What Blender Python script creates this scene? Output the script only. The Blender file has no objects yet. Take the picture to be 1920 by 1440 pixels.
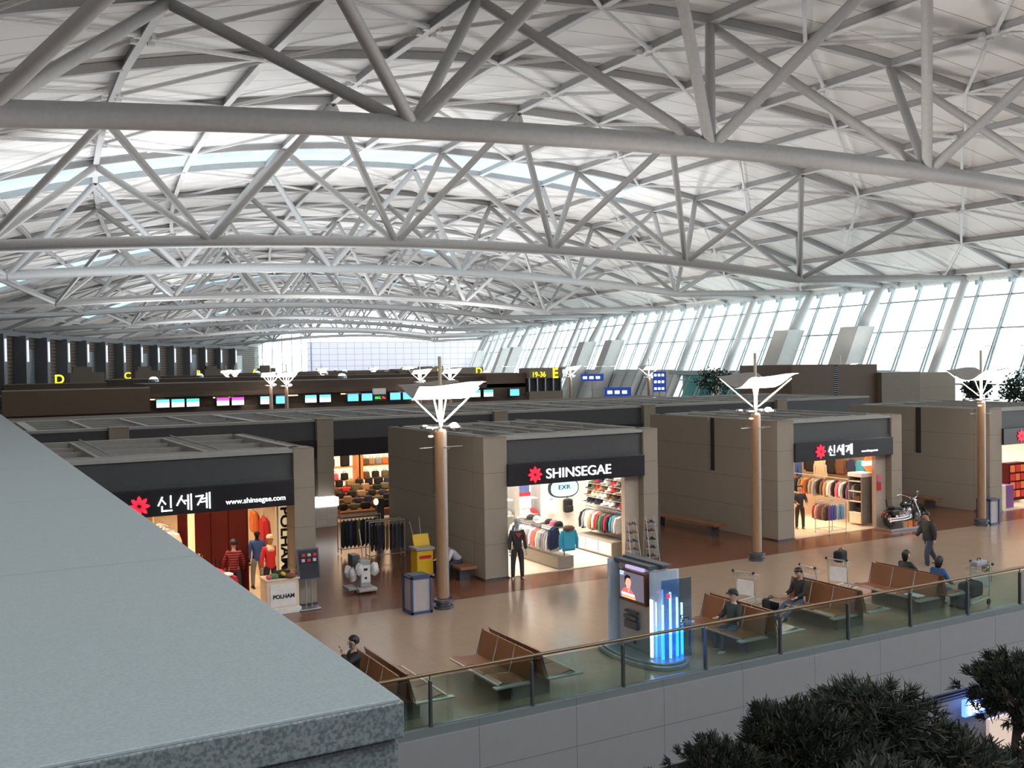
import bpy, bmesh, math, random
from mathutils import Vector, Matrix
random.seed(7)
S = bpy.context.scene
COL = S.collection
# ------------------------------------------------------------------ camera
ZC = 6.7
cd = bpy.data.cameras.new('camera'); cam = bpy.data.objects.new('camera', cd); COL.objects.link(cam)
S.camera = cam
cd.sensor_width = 36; cd.lens = 36 * 1900 / 1920; cd.clip_end = 2000; cd.clip_start = 0.05
_yaw = math.radians(29.4); _p = math.atan(40 / 1900); _r = math.atan(.0155)
fw = Vector((math.sin(_yaw) * math.cos(_p), math.cos(_yaw) * math.cos(_p), -math.sin(_p)))
rt = Vector((math.cos(_yaw), -math.sin(_yaw), 0)); up = rt.cross(fw)
R_ = rt * math.cos(_r) - up * math.sin(_r); U_ = up * math.cos(_r) + rt * math.sin(_r)
cam.matrix_world = Matrix(((R_.x, U_.x, -fw.x, 0), (R_.y, U_.y, -fw.y, 0), (R_.z, U_.z, -fw.z, ZC), (0, 0, 0, 1)))
# ------------------------------------------------------------------ world, exposure
S.view_settings.view_transform = 'Standard'; S.view_settings.look = 'None'
S.view_settings.gamma = 1; S.view_settings.use_curve_mapping = False
S.view_settings.exposure = 0.32
W = bpy.data.worlds.new('sky'); S.world = W; W.use_nodes = True
bg = W.node_tree.nodes['Background']; bg.inputs[0].default_value = (.92, .96, 1, 1); bg.inputs[1].default_value = 3.3
def area(name, loc, rot, sx, sy, power, col=(1, 1, 1), spread=180):
    l = bpy.data.lights.new(name, 'AREA'); l.shape = 'RECTANGLE'; l.size = sx; l.size_y = sy; l.energy = power; l.color = col
    l.spread = math.radians(spread)
    o = bpy.data.objects.new(name, l); o.location = loc; o.rotation_euler = rot; COL.objects.link(o); return o
# ------------------------------------------------------------------ materials
MATS = {}
def mat(name, col, rough=.6, metal=0., emit=None, es=1., spec=.5, bump=None):
    if name in MATS: return MATS[name]
    m = bpy.data.materials.new(name); m.use_nodes = True; n = m.node_tree.nodes; L = m.node_tree.links
    b = n['Principled BSDF']
    b.inputs['Base Color'].default_value = (*col, 1); b.inputs['Roughness'].default_value = rough
    b.inputs['Metallic'].default_value = metal; b.inputs['Specular IOR Level'].default_value = spec
    if emit:
        b.inputs['Emission Color'].default_value = (*emit, 1); b.inputs['Emission Strength'].default_value = es
    if bump is None and not emit:      # a little procedural tone variation on every plain surface
        tc = n.new('ShaderNodeTexCoord'); t = n.new('ShaderNodeTexNoise'); t.inputs['Scale'].default_value = 6
        t.inputs['Detail'].default_value = 4
        mx = n.new('ShaderNodeMix'); mx.data_type = 'RGBA'
        mx.inputs[6].default_value = (*[c * .86 for c in col], 1); mx.inputs[7].default_value = (*[min(1, c * 1.12) for c in col], 1)
        L.new(tc.outputs['Object'], t.inputs['Vector']); L.new(t.outputs['Fac'], mx.inputs[0]); L.new(mx.outputs[2], b.inputs['Base Color'])
    MATS[name] = m; return m
def grid_mat(name, col, line, sx, sy, sz, lw=.012, rough=.5, spec=.5, noise=8, var=.1, offs=(0, 0, 0), spk=0, spkcol=(.1, .1, .1), spkscale=60, useuv=False):
    """stone or panel colour with joint lines every sx / sy / sz metres (0 = none), lines in world-fixed object space"""
    m = bpy.data.materials.new(name); m.use_nodes = True; n = m.node_tree.nodes; L = m.node_tree.links; b = n['Principled BSDF']
    b.inputs['Roughness'].default_value = rough; b.inputs['Specular IOR Level'].default_value = spec
    tc = n.new('ShaderNodeTexCoord'); src = tc.outputs['UV' if useuv else 'Object']
    sp = n.new('ShaderNodeSeparateXYZ'); L.new(src, sp.inputs[0]); acc = None
    for k, s in enumerate((sx, sy, sz)):
        if not s: continue
        a = n.new('ShaderNodeMath'); a.operation = 'MULTIPLY_ADD'; a.inputs[1].default_value = 1 / s; a.inputs[2].default_value = offs[k] / s + 100
        L.new(sp.outputs[k], a.inputs[0])
        f = n.new('ShaderNodeMath'); f.operation = 'FRACT'; L.new(a.outputs[0], f.inputs[0])
        c = n.new('ShaderNodeMath'); c.operation = 'LESS_THAN'; c.inputs[1].default_value = lw / s; L.new(f.outputs[0], c.inputs[0])
        if acc is None: acc = c.outputs[0]
        else:
            mxx = n.new('ShaderNodeMath'); mxx.operation = 'MAXIMUM'; L.new(acc, mxx.inputs[0]); L.new(c.outputs[0], mxx.inputs[1]); acc = mxx.outputs[0]
    t = n.new('ShaderNodeTexNoise'); t.inputs['Scale'].default_value = noise; t.inputs['Detail'].default_value = 5; L.new(tc.outputs['Object'], t.inputs['Vector'])
    mx = n.new('ShaderNodeMix'); mx.data_type = 'RGBA'; mx.inputs[6].default_value = (*[c * (1 - var) for c in col], 1); mx.inputs[7].default_value = (*[min(1, c * (1 + var)) for c in col], 1)
    L.new(t.outputs['Fac'], mx.inputs[0]); out = mx.outputs[2]
    if spk:
        t2 = n.new('ShaderNodeTexNoise'); t2.inputs['Scale'].default_value = spkscale; t2.inputs['Detail'].default_value = 3; L.new(tc.outputs['Object'], t2.inputs['Vector'])
        r = n.new('ShaderNodeValToRGB'); r.color_ramp.elements[0].position = .5 - .08; r.color_ramp.elements[1].position = .5 + .1; L.new(t2.outputs['Fac'], r.inputs[0])
        m2 = n.new('ShaderNodeMix'); m2.data_type = 'RGBA'; m2.inputs[7].default_value = (*spkcol, 1); L.new(out, m2.inputs[6])
        q = n.new('ShaderNodeMath'); q.operation = 'MULTIPLY'; q.inputs[1].default_value = spk; L.new(r.outputs[0], q.inputs[0]); L.new(q.outputs[0], m2.inputs[0]); out = m2.outputs[2]
    if acc is not None:
        m3 = n.new('ShaderNodeMix'); m3.data_type = 'RGBA'; m3.inputs[7].default_value = (*line, 1); L.new(out, m3.inputs[6]); L.new(acc, m3.inputs[0]); out = m3.outputs[2]
    L.new(out, b.inputs['Base Color']); MATS[name] = m; return m
def glass_mat(name, tint, refl=.1, alpha=.15, rough=.02):
    m = bpy.data.materials.new(name); m.use_nodes = True; n = m.node_tree.nodes; L = m.node_tree.links
    for x in list(n):
        if x.type != 'OUTPUT_MATERIAL': n.remove(x)
    out = [x for x in n if x.type == 'OUTPUT_MATERIAL'][0]
    t = n.new('ShaderNodeBsdfTransparent'); t.inputs[0].default_value = (*tint, 1)
    g = n.new('ShaderNodeBsdfGlossy'); g.inputs['Roughness'].default_value = rough; g.inputs[0].default_value = (.9, 1, .98, 1)
    fr = n.new('ShaderNodeLayerWeight'); fr.inputs[0].default_value = .5
    pw = n.new('ShaderNodeMath'); pw.operation = 'POWER'; pw.inputs[1].default_value = 5; L.new(fr.outputs['Facing'], pw.inputs[0])
    a = n.new('ShaderNodeMath'); a.operation = 'MULTIPLY_ADD'; a.inputs[1].default_value = .9; a.inputs[2].default_value = refl; L.new(pw.outputs[0], a.inputs[0])
    mx = n.new('ShaderNodeMixShader'); L.new(a.outputs[0], mx.inputs[0]); L.new(t.outputs[0], mx.inputs[1]); L.new(g.outputs[0], mx.inputs[2])
    L.new(mx.outputs[0], out.inputs[0]); MATS[name] = m; return m
# ------------------------------------------------------------------ mesh helper
class MB:
    def __init__(s): s.v = []; s.f = []; s.m = []; s.uv = None
    def add(s, vs, fs, m=0):
        k = len(s.v); s.v += [tuple(v) for v in vs]; s.f += [tuple(i + k for i in f) for f in fs]; s.m += [m] * len(fs); return s
    def bx(s, x0, x1, y0, y1, z0, z1, m=0):
        return s.add([(x0, y0, z0), (x1, y0, z0), (x1, y1, z0), (x0, y1, z0), (x0, y0, z1), (x1, y0, z1), (x1, y1, z1), (x0, y1, z1)],
                     [(0, 3, 2, 1), (4, 5, 6, 7), (0, 1, 5, 4), (1, 2, 6, 5), (2, 3, 7, 6), (3, 0, 4, 7)], m)
    def box(s, c, d, rz=0, m=0, rx=0, ry=0):
        M = Matrix.Translation(c) @ Matrix.Rotation(rz, 4, 'Z') @ Matrix.Rotation(ry, 4, 'Y') @ Matrix.Rotation(rx, 4, 'X')
        h = [x / 2 for x in d]
        vs = [M @ Vector((a * h[0], b * h[1], c_ * h[2])) for c_ in (-1, 1) for a, b in ((-1, -1), (1, -1), (1, 1), (-1, 1))]
        return s.add(vs, [(0, 3, 2, 1), (4, 5, 6, 7), (0, 1, 5, 4), (1, 2, 6, 5), (2, 3, 7, 6), (3, 0, 4, 7)], m)
    def beam(s, p, q, w, h, m=0, upv=(0, 0, 1)):      # box section bar from p to q, w sideways, h along up
        p = Vector(p); q = Vector(q); d = (q - p).normalized(); a = d.cross(Vector(upv))
        a = a.normalized() if a.length > 1e-4 else Vector((1, 0, 0)); b = a.cross(d).normalized()
        vs = [e + a * (i * w / 2) + b * (j * h / 2) for e in (p, q) for i, j in ((-1, -1), (1, -1), (1, 1), (-1, 1))]
        return s.add(vs, [(0, 3, 2, 1), (4, 5, 6, 7), (0, 1, 5, 4), (1, 2, 6, 5), (2, 3, 7, 6), (3, 0, 4, 7)][:] , m)
    def tube(s, p, q, r, n=8, r2=None, m=0, cap=True):
        return s.path([p, q], [r, r if r2 is None else r2], n, m, cap)
    def path(s, pts, r, n=8, m=0, cap=True, closed=False):
        pts = [Vector(p) for p in pts]; N = len(pts)
        rs = r if isinstance(r, (list, tuple)) else [r] * N
        vs = []; fs = []; a = None
        for i, p in enumerate(pts):
            d = (pts[min(i + 1, N - 1)] - pts[max(i - 1, 0)])
            if closed: d = pts[(i + 1) % N] - pts[i - 1]
            d = d.normalized() if d.length > 1e-9 else Vector((0, 0, 1))
            if a is None:
                a = d.cross(Vector((0, 0, 1)) if abs(d.z) < .9 else Vector((1, 0, 0))).normalized()
            else:
                a = (a - d * a.dot(d)); a = a.normalized() if a.length > 1e-6 else d.orthogonal().normalized()
            b = d.cross(a)
            for k in range(n):
                t = 2 * math.pi * k / n; vs.append(p + (a * math.cos(t) + b * math.sin(t)) * rs[i])
        for i in range(N if closed else N - 1):
            j = (i + 1) % N
            for k in range(n): fs.append((i * n + k, i * n + (k + 1) % n, j * n + (k + 1) % n, j * n + k))
        if cap and not closed: fs.append(tuple(range(n))[::-1]); fs.append(tuple((N - 1) * n + k for k in range(n)))
        return s.add(vs, fs, m)
    def lathe(s, prof, c=(0, 0, 0), n=16, m=0, sx=1, sy=1, rz=0):
        vs = []; fs = []; N = len(prof)
        for r, z in prof:
            for k in range(n):
                t = 2 * math.pi * k / n; x = r * math.cos(t) * sx; y = r * math.sin(t) * sy
                vs.append((c[0] + x * math.cos(rz) - y * math.sin(rz), c[1] + x * math.sin(rz) + y * math.cos(rz), c[2] + z))
        for i in range(N - 1):
            for k in range(n): fs.append((i * n + k, i * n + (k + 1) % n, (i + 1) * n + (k + 1) % n, (i + 1) * n + k))
        fs.append(tuple(range(n))[::-1]); fs.append(tuple((N - 1) * n + k for k in range(n)))
        return s.add(vs, fs, m)
    def ball(s, c, r, n=10, m=0, sx=1, sy=1, sz=1):
        k = max(4, n // 2 + 1)
        return s.lathe([(max(1e-3, r * math.sin(math.pi * i / k)), -r * sz * math.cos(math.pi * i / k)) for i in range(k + 1)], c, n, m, sx, sy)
    def ext(s, poly, o, ax, ay, az, m=0):             # polygon (a,b) placed at o + a*ax + b*ay, thickness vector az
        o = Vector(o); ax = Vector(ax); ay = Vector(ay); az = Vector(az); N = len(poly)
        vs = [o + ax * a + ay * b for a, b in poly] + [o + ax * a + ay * b + az for a, b in poly]
        return s.add(vs, [tuple(range(N))[::-1], tuple(range(N, 2 * N))] + [(i, (i + 1) % N, (i + 1) % N + N, i + N) for i in range(N)], m)
    def build(s, name, mats, parent=None, smooth=False, bevel=0, loc=None):
        me = bpy.data.meshes.new(name); me.from_pydata(s.v, [], s.f); mats = mats if isinstance(mats, (list, tuple)) else [mats]
        for x in mats: me.materials.append(MATS[x] if isinstance(x, str) else x)
        me.polygons.foreach_set('material_index', s.m)
        if s.uv:
            ul = me.uv_layers.new(name='UVMap'); k = 0
            for p in me.polygons:
                for li, vi in zip(p.loop_indices, p.vertices): ul.data[li].uv = s.uv[vi]
        if smooth: me.polygons.foreach_set('use_smooth', [True] * len(s.f))
        me.update()
        bm_ = bmesh.new(); bm_.from_mesh(me); bmesh.ops.recalc_face_normals(bm_, faces=bm_.faces); bm_.to_mesh(me); bm_.free()
        if smooth:
            try: me.set_sharp_from_angle(angle=math.radians(40))
            except Exception: pass
        o = bpy.data.objects.new(name, me); COL.objects.link(o)
        if parent: o.parent = parent
        if loc: o.location = loc
        if bevel:
            b = o.modifiers.new('b', 'BEVEL'); b.width = bevel; b.segments = 2; b.limit_method = 'ANGLE'
        return o
def tag(o, label=None, cat=None, group=None, kind=None):
    if label: o['label'] = label
    if cat: o['category'] = cat
    if group: o['group'] = group
    if kind: o['kind'] = kind
    return o
def struct(o, label=None):
    o['kind'] = 'structure'
    if label: o['label'] = label
    return o
def thing(name, label, cat, loc=(0, 0, 0), rz=0, group=None):
    o = bpy.data.objects.new(name, None); COL.objects.link(o); o.location = loc; o.rotation_euler = (0, 0, rz); o.empty_display_size = .2
    return tag(o, label, cat, group)
def copy_thing(root, loc, rz=0, label=None, group=None, scale=None):
    def cp(o, par):
        c = o.copy(); COL.objects.link(c); c.parent = par
        for ch in list(o.children): cp(ch, c)
        return c
    r = cp(root, None); r.location = loc; r.rotation_euler = (0, 0, rz)
    if label: r['label'] = label
    if group: r['group'] = group
    if scale: r.scale = scale if isinstance(scale, (tuple, list)) else (scale,) * 3
    return r
def text_obj(name, txt, size, m, parent, loc, rot=(math.pi / 2, 0, 0), depth=.015, align='LEFT', sx=1, bold=0, shear=0):
    c = bpy.data.curves.new(name, 'FONT'); c.body = txt; c.size = size; c.extrude = depth; c.align_x = align; c.offset = bold; c.shear = shear
    t = bpy.data.objects.new(name + '_t', c); COL.objects.link(t)
    dg = bpy.context.evaluated_depsgraph_get(); me = bpy.data.meshes.new_from_object(t.evaluated_get(dg)); bpy.data.objects.remove(t)
    me.materials.clear(); me.materials.append(MATS[m] if isinstance(m, str) else m)
    o = bpy.data.objects.new(name, me); COL.objects.link(o); o.parent = parent; o.location = loc; o.rotation_euler = rot; o.scale = (sx, 1, 1)
    return o
# ------------------------------------------------------------------ hall coordinates: s along the hall, u across; the hall bends right and narrows beyond s=45
def M(s, u, z=0):
    t = max(0, s - 45)
    k = 1 - .0008 * t - .0000019 * t * t
    return Vector((.00134 * t * t + 75.8 - (75.8 - u) * k, s, z))
def wall_turn(s, u):
    d = M(s + 1, u) - M(s - 1, u); return -math.atan2(d.x, d.y)
def roofz(u): return ZC + 14.8 - (.0039 if u > 30 else .0048) * (u - 30) ** 2
def chordz(u): return ZC + 7.42 - (.0015 if u < 30 else .0018) * (u - 30) ** 2
SEND = 262
# ================================================================== roof
mat('truss_grey', (.40, .40, .40), .5); mat('arch_grey', (.36, .36, .365), .5); mat('tube_lit_flange_white', (.7, .7, .7), .5)
mat('column_white', (.66, .68, .68), .45)
grid_mat('roof_panel', (.88, .875, .86), (.3, .3, .3), 0, 1.9, 0, lw=.05, rough=.7, noise=.3, var=.05, useuv=True)
glass_mat('skylight_glass', (.33, .42, .45), .02)
glass_mat('wall_glass', (.93, 1, .99), .02)
glass_mat('rail_glass', (.72, .83, .81), .06)
TR = []; arcs = []; PAIR = {}
for i in range(6):
    b0 = 46.1 * i
    t0, t1 = 10.9 + b0, 27.4 + b0
    a = [4.9 + b0, 16.9 + b0, 22.9 + b0, 33.9 + b0, 42.5 + b0]
    TR += [t0, t1]; PAIR[t0] = (a[0], a[1]); PAIR[t1] = (a[2], a[3]); arcs += a
TR = [t for t in TR if t < SEND - 6]
arcs = [a for a in arcs if a < SEND]
US = [-15 + 3 * i for i in range(31)]
US[-1] = 75.8
ceil = MB(); ceil.uv = []
sky = MB()
for i in range(len(arcs)):
    s0 = arcs[i]; s1 = arcs[i + 1] if i + 1 < len(arcs) else SEND
    isky = (i % 5 == 1)
    n = 2 if s1 - s0 > 5 else 1
    for (u0, u1) in zip(US[:-1], US[1:]):
        for k in range(n):
            a = s0 + (s1 - s0) * k / n; b = s0 + (s1 - s0) * (k + 1) / n
            q = [M(a, u0, roofz(u0)), M(a, u1, roofz(u1)), M(b, u1, roofz(u1)), M(b, u0, roofz(u0))]
            if isky and i > 1 and -10 < u0 < 48: sky.add(q, [(0, 1, 2, 3)])
            else:
                ceil.add(q, [(0, 1, 2, 3)]); ceil.uv += [(u0, a), (u1, a), (u1, b), (u0, b)]
CE = struct(ceil.build('ceiling', 'roof_panel'), 'pale arched roof of white panels over the long hall')
SKY = struct(sky.build('window_1', 'skylight_glass'), 'blue glass skylight strips across the roof')
# arch beams, longitudinal beams, braces as parts of the ceiling
for i, s0 in enumerate(arcs):
    far = s0 > 140
    b = MB(); us = US[::2] if far else US
    for u0, u1 in zip(us[:-1], us[1:]):
        b.beam(M(s0, u0, roofz(u0) - .22), M(s0, u1, roofz(u1) - .22), .3, .36)
    b.build('arch_beam', 'arch_grey', CE)
LU = [1.0 + 5.625 * i for i in range(-2, 14)]
for u in LU:
    b = MB()
    for i in range(len(arcs) - 1):
        s0, s1 = arcs[i], arcs[i + 1]
        if i % 5 == 1: s0 += .1; s1 -= .1
        b.beam(M(s0, u, roofz(u) - .2), M(s1, u, roofz(u) - .2), .16, .34)
        b.beam(M(s0, u, roofz(u) - .4), M(s1, u, roofz(u) - .4), .3, .05, 1)  # white strip paints in the light falling on the beam underside
    b.build('longitudinal_beam', ['arch_grey', 'tube_lit_flange_white'], CE)
nb = 0; stuffb = MB()
BR = []
for i in range(len(arcs) - 1):
    if i % 5 == 1: continue
    s0, s1 = arcs[i], arcs[i + 1]; sm = (s0 + s1) / 2
    for j, u in enumerate(LU):
        if j % 2 == 0: continue           # star centres sit on every second beam
        for du in (-5.625, 5.625):
            if not -15 < u + du < 76: continue
            for se in (s0, s1):
                p = M(sm + (.35 if se > sm else -.35), u + .3 * (1 if du > 0 else -1), roofz(u) - .38); q = M(se, u + du, roofz(u + du) - .38)
                BR.append((p, q, (p + q) / 2))
vis = lambda c: (c - Vector((0, 0, ZC))).dot(fw) > 3 and abs((c - Vector((0, 0, ZC))).dot(R_) / (c - Vector((0, 0, ZC))).dot(fw)) < .55 and (c - Vector((0, 0, ZC))).dot(U_) / (c - Vector((0, 0, ZC))).dot(fw) < .42
BR.sort(key=lambda t: (not vis(t[2]), t[2].length))
rest = MB()
for k, (p, q, c) in enumerate(BR):
    t = (rest if k >= 96 else MB()); t.tube(p, q, .095, 8 if k < 96 else 5, cap=False)
    t.box(p, (.24, .24, .24))
    if k < 96: t.build('brace_tube', 'tube_lit_flange_white', CE, smooth=True)
tag(rest.build('far_brace_tubes', 'tube_lit_flange_white', CE, smooth=True), kind='stuff')
# trusses
names = ['nearest of all, its chord across the top of the view', '', '', '']
ordw = ['overhead, first of all', 'thick and nearest in view', 'second in view, closed by a blue skylight', 'third in view, just past the first skylight', 'fourth in view',
        'fifth in view', 'sixth in view', 'seventh in view', 'eighth in view', 'ninth in view', 'tenth in view', 'last before the end wall']
NODES = [1.0 + 11.25 * i for i in range(6)]
for k, st in enumerate(TR):
    T = thing('roof_truss', 'grey tubular roof truss, ' + ordw[min(k, 11)], 'roof truss', M(st, 33, 0), 0, 'tubular trusses spanning the hall')
    o = T.location; n = 14 if k < 4 else 8
    b = MB(); us = [1.0 + i * 2.8125 for i in range(21)]
    b.path([M(st, u, chordz(u)) - o for u in us], .34, n); b.build('bottom_chord', 'truss_grey', T, True)
    for i, u in enumerate(NODES):
        p = M(st, u, chordz(u)) - o
        for du in (-5.625, 5.625):
            for sa in PAIR[st]:
                q = M(sa, u + du, roofz(u + du) - .45) - o
                d = (q - p).normalized()
                if u > 58 and du > 0: continue
                MB().tube(p + d * .2, q, .2, n if n > 8 else 6, cap=False).build('diagonal_strut', 'truss_grey', T, True)
    # end tubes down to the column heads
    for sh in ((56.0, 65.2) if k % 2 == 0 else (74.4, 83.6)):
        sc = sh + (k // 2 - 1) * 46
        if sc > 250: continue
        p = M(st, 57.25, chordz(57.25)) - o; q = M(sc, 75.6, roofz(75.6) - .1) - o
        MB().tube(p, q, .3, n, r2=.24).build('end_strut', 'truss_grey', T, True)
    for sh in ((-2.5), (2.5)):
        p = M(st, 1.0, chordz(1.0)) - o; q = M(st + sh, -14.5, roofz(-14.5) - .1) - o
        MB().tube(p, q, .28, n).build('end_strut', 'truss_grey', T, True)
# ================================================================== right window wall
HZ = roofz(75.8)
def WP(s, z, off=0):                        # point on the slanted window plane
    return M(s, 75.9 - (HZ - z) * .5 + off, z)
eb = MB()
for i in range(3, 31): eb.tube(M(i * 8.5, 75.7, HZ - .1), M(i * 8.5 + 8.5, 75.7, HZ - .1), .3, 10)
struct(eb.build('trim_1', 'column_white', smooth=True), 'white tube along the window heads')
cols = [56.0 + 9.2 * k for k in range(-4, 23)]
mat('pedestal_grey', (.58, .58, .56), .6)
COLOB = []
for k, s in zip(range(-4, 23), cols):
    stub = k % 5 in (1, 2)
    C = thing('window_column', '', 'column', M(s, 70, 0))
    o = C.location
    if stub:
        MB().tube(WP(s, 8.9, -.9) - o, WP(s, HZ - .1, -.1) - o, .55, 14, r2=.45).build('shaft', 'column_white', C, True)
        b = MB(); zt = 9.5
        for z0, z1 in ((0, 3), (3, 6), (6, zt)):
            ps = []
            for z in (z0 + .03, z1):
                ps += [WP(s - 1.1, z, -2.6), WP(s - 1.1, z, -.4), WP(s + 1.1, z, -.4), WP(s + 1.1, z, -2.6)]
            b.add([p - o for p in ps], [(0, 3, 2, 1), (4, 5, 6, 7), (0, 1, 5, 4), (1, 2, 6, 5), (2, 3, 7, 6), (3, 0, 4, 7)])
        b.build('pedestal', 'pedestal_grey', C)
        C['label'] = ''
    else:
        MB().tube(WP(s, 0, -.9) - o, WP(s, HZ - .1, -.1) - o, .42, 14, r2=.36).build('shaft', 'column_white', C, True)
    COLOB.append((k, stub, C))
for k, stub, C in COLOB:
    nth = ['first', 'second', 'third', 'fourth', 'fifth', 'sixth', 'seventh', 'eighth', 'ninth', 'tenth', 'eleventh', 'twelfth', 'thirteenth', 'fourteenth', 'fifteenth', 'sixteenth', 'seventeenth', 'eighteenth', 'nineteenth', 'twentieth', 'twenty first', 'twenty second', 'twenty third', 'twenty fourth', 'twenty fifth', 'twenty sixth', 'twenty seventh']
    v = k + 0
    if stub: C['label'] = 'short column on grey stone pedestal, %s support from the right of the window wall' % (nth[v] if v >= 0 else 'unseen ' + nth[v + 4])
    else: C['label'] = 'white leaning round column, %s support from the right of the window wall' % (nth[v] if v >= 0 else 'outside view, %s' % nth[v + 4])
    C['group'] = 'leaning supports of the window wall'
# glazing per bay
mat('mullion', (.4, .48, .5), .4)
for k, s in enumerate(cols[:-1]):
    s1 = cols[k + 1]; near = k < 12
    fr = MB(); zb = .1
    for j in range(3):
        sj = s + (s1 - s) * (j + .5) / 3
        for off in ((.1, -.45) if near else (.1,)):
            fr.beam(WP(sj, 0, off), WP(sj, HZ - .3, off if off > 0 else -.05), .13, .13)
        if near:
            for i in range(12):
                z = .6 + i * 1.0
                if z < HZ - 1: fr.beam(WP(sj, z, .1), WP(sj, z + .1, -.42 if z < 8 else -.25), .05, .05)
    for z in (HZ - .35, HZ - 1.7, 8.9, 4.4, .1):
        fr.beam(WP(s, z, .1), WP(s1, z, .1), .12, .14)
    for j in range(3):       # arms of shade brackets
        sj = s + (s1 - s) * (j + .5) / 3
        fr.beam(WP(sj, 7.4, -1.1), WP(sj, 7.5, .1), .06, .08)
        fr.box(M(sj, 75.2, HZ - .55), (.5, .25, .4), wall_turn(s, 75.8))
    w = MB().add([WP(s, .1, .12), WP(s1, .1, .12), WP(s1, HZ - .3, .12), WP(s, HZ - .3, .12)], [(0, 1, 2, 3)])
    g = struct(w.build('window_%d' % (k + 2), 'wall_glass'), 'slanted clear glass bay of the tall window wall')
    fr.build('window_frame', 'mullion', g)
# stone spandrel low wall segments between stub pedestals (solid bays)
mat('teal_glass', (.05, .32, .32), .15); mat('spandrel', (.5, .52, .5), .6)
# ================================================================== floor, outside ground
grid_mat('stone_floor', (.37, .265, .185), (.25, .19, .15), 1.2, 1.2, 0, lw=.008, rough=.18, spec=.5, noise=2, var=.08, spk=.15, spkcol=(.5, .44, .38), spkscale=25)
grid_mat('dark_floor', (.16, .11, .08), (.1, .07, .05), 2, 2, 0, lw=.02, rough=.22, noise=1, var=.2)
fl = MB()
ss = [25.7 + i * 10 for i in range(25)]
fl.bx(-16, 90, 16.85, 25.75, -.5, 0)
struct(fl.build('floor', 'stone_floor'), 'polished beige stone floor of the walkway')
mat('exterior_road', (.7, .72, .72), .8)
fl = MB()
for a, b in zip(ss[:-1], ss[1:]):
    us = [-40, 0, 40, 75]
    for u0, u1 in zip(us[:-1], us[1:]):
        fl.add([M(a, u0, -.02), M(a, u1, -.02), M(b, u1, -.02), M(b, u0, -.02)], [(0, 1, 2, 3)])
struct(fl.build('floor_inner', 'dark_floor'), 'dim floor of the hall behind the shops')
fl = MB().bx(69.8, 400, -40, 500, -.6, -.1)
struct(fl.build('ground', 'exterior_road'), 'pale road deck outside the windows')
# ================================================================== foreground parapet, floor edge, balustrade
grid_mat('granite', (.155, .17, .172), (.1, .13, .13), 0, 0, 0, noise=40, var=.12, rough=.35, spk=.8, spkcol=(.05, .075, .08), spkscale=170)
grid_mat('granite_top', (.135, .157, .16), (.06, .07, .07), 0, 1.5, 0, lw=.006, offs=(0, -2.85, 0), noise=30, var=.1, rough=.5, spk=.3, spkcol=(.07, .085, .09), spkscale=140)
P = thing('granite_parapet', 'speckled grey granite parapet with wide coping at lower left corner', 'parapet', (-1.2, 1.4, 1))
b = MB().bx(-1.8, 1.792, .01, 15.3, 0, 5.136); b.build('parapet_body', 'granite', P, bevel=.01)
b = MB().bx(-1.8, 1.79, 0, 15.3, 5.14, 5.2); b.build('coping', ['granite_top'], P, bevel=.004)
b = MB().bx(-1.8, 1.794, -.002, 15.3, 5.1395, 5.195); b.build('coping_edge', 'granite', P, bevel=.003)
grid_mat('fascia_panel', (.2, .203, .21), (.09, .09, .1), 2.16, 0, .86, lw=.014, offs=(.05, 0, 1.75), rough=.6, noise=3, var=.06)
grid_mat('kerb_panel', (.12, .14, .14), (.08, .08, .08), 2.16, 0, 0, lw=.014, rough=.5, noise=3, var=.06)
grid_mat('lower_wall', (.17, .175, .18), (.1, .1, .11), 1.08, 0, 1.2, lw=.014, rough=.6, noise=3, var=.06)
b = MB().bx(-16, 70, 16.7, 16.85, -1.75, -.1); struct(b.build('wall_floor_edge', 'fascia_panel'), 'grey panelled edge face below the glass railing')
mat('black_slot', (.02, .02, .025), .6); mat('louver', (.1, .11, .12), .5)
b = MB().bx(-16, 70, 17.0, 17.1, -2.1, -1.75); struct(b.build('trim_2', 'black_slot'), 'black recess under the floor edge')
b = MB()
for i in range(4): b.bx(14, 40, 16.92, 17.0, -2.06 + i * .08, -2.02 + i * .08)
struct(b.build('trim_3', 'louver'), 'grey louvre strips below the floor edge')
b = MB().bx(-16, 70, 16.95, 17.15, -9, -2.1); struct(b.build('wall_lower', 'lower_wall'), 'lower level wall behind the trees')
b = MB().bx(-30, 80, -20, 17, -9.1, -9); struct(b.build('floor_lower', 'dark_floor'), 'dark floor of the lower level')
b = MB().bx(-16, 70, 16.78, 16.95, -.1, .05); struct(b.build('trim_4', 'kerb_panel'), 'raised kerb carrying the glass railing')
mat('brass_rail', (.2, .155, .095), .35, .8); mat('steel', (.36, .38, .4), .3, .9); mat('steel_dark', (.14, .15, .17), .35, .8)
RAIL = thing('glass_railing', 'glass balustrade with bronze handrail along the floor edge', 'railing', (16, 16.85, 0))
b = MB().tube((-22, 0, 1.02), (50, 0, 1.02), .032, 10); b.build('handrail', 'brass_rail', RAIL, True)
for i in range(-5, 16):
    x = 7.67 + 2.16 * i - 16
    b = MB().bx(x - .022, x + .022, -.05, .03, -.14, .9); b.box((x, -.03, .0), (.06, .06, .16)); b.tube((x, 0, .85), (x, 0, 1.0), .014)
    b.build('post', 'steel_dark', RAIL)
    b = MB().bx(x + .03, x + 2.13, -.006, .006, .05, .95); b.build('glass_pane', 'rail_glass', RAIL)
b = MB().bx(-22, 50, -.02, .02, .05, .075); b.build('glass_channel', 'steel', RAIL)
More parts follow.
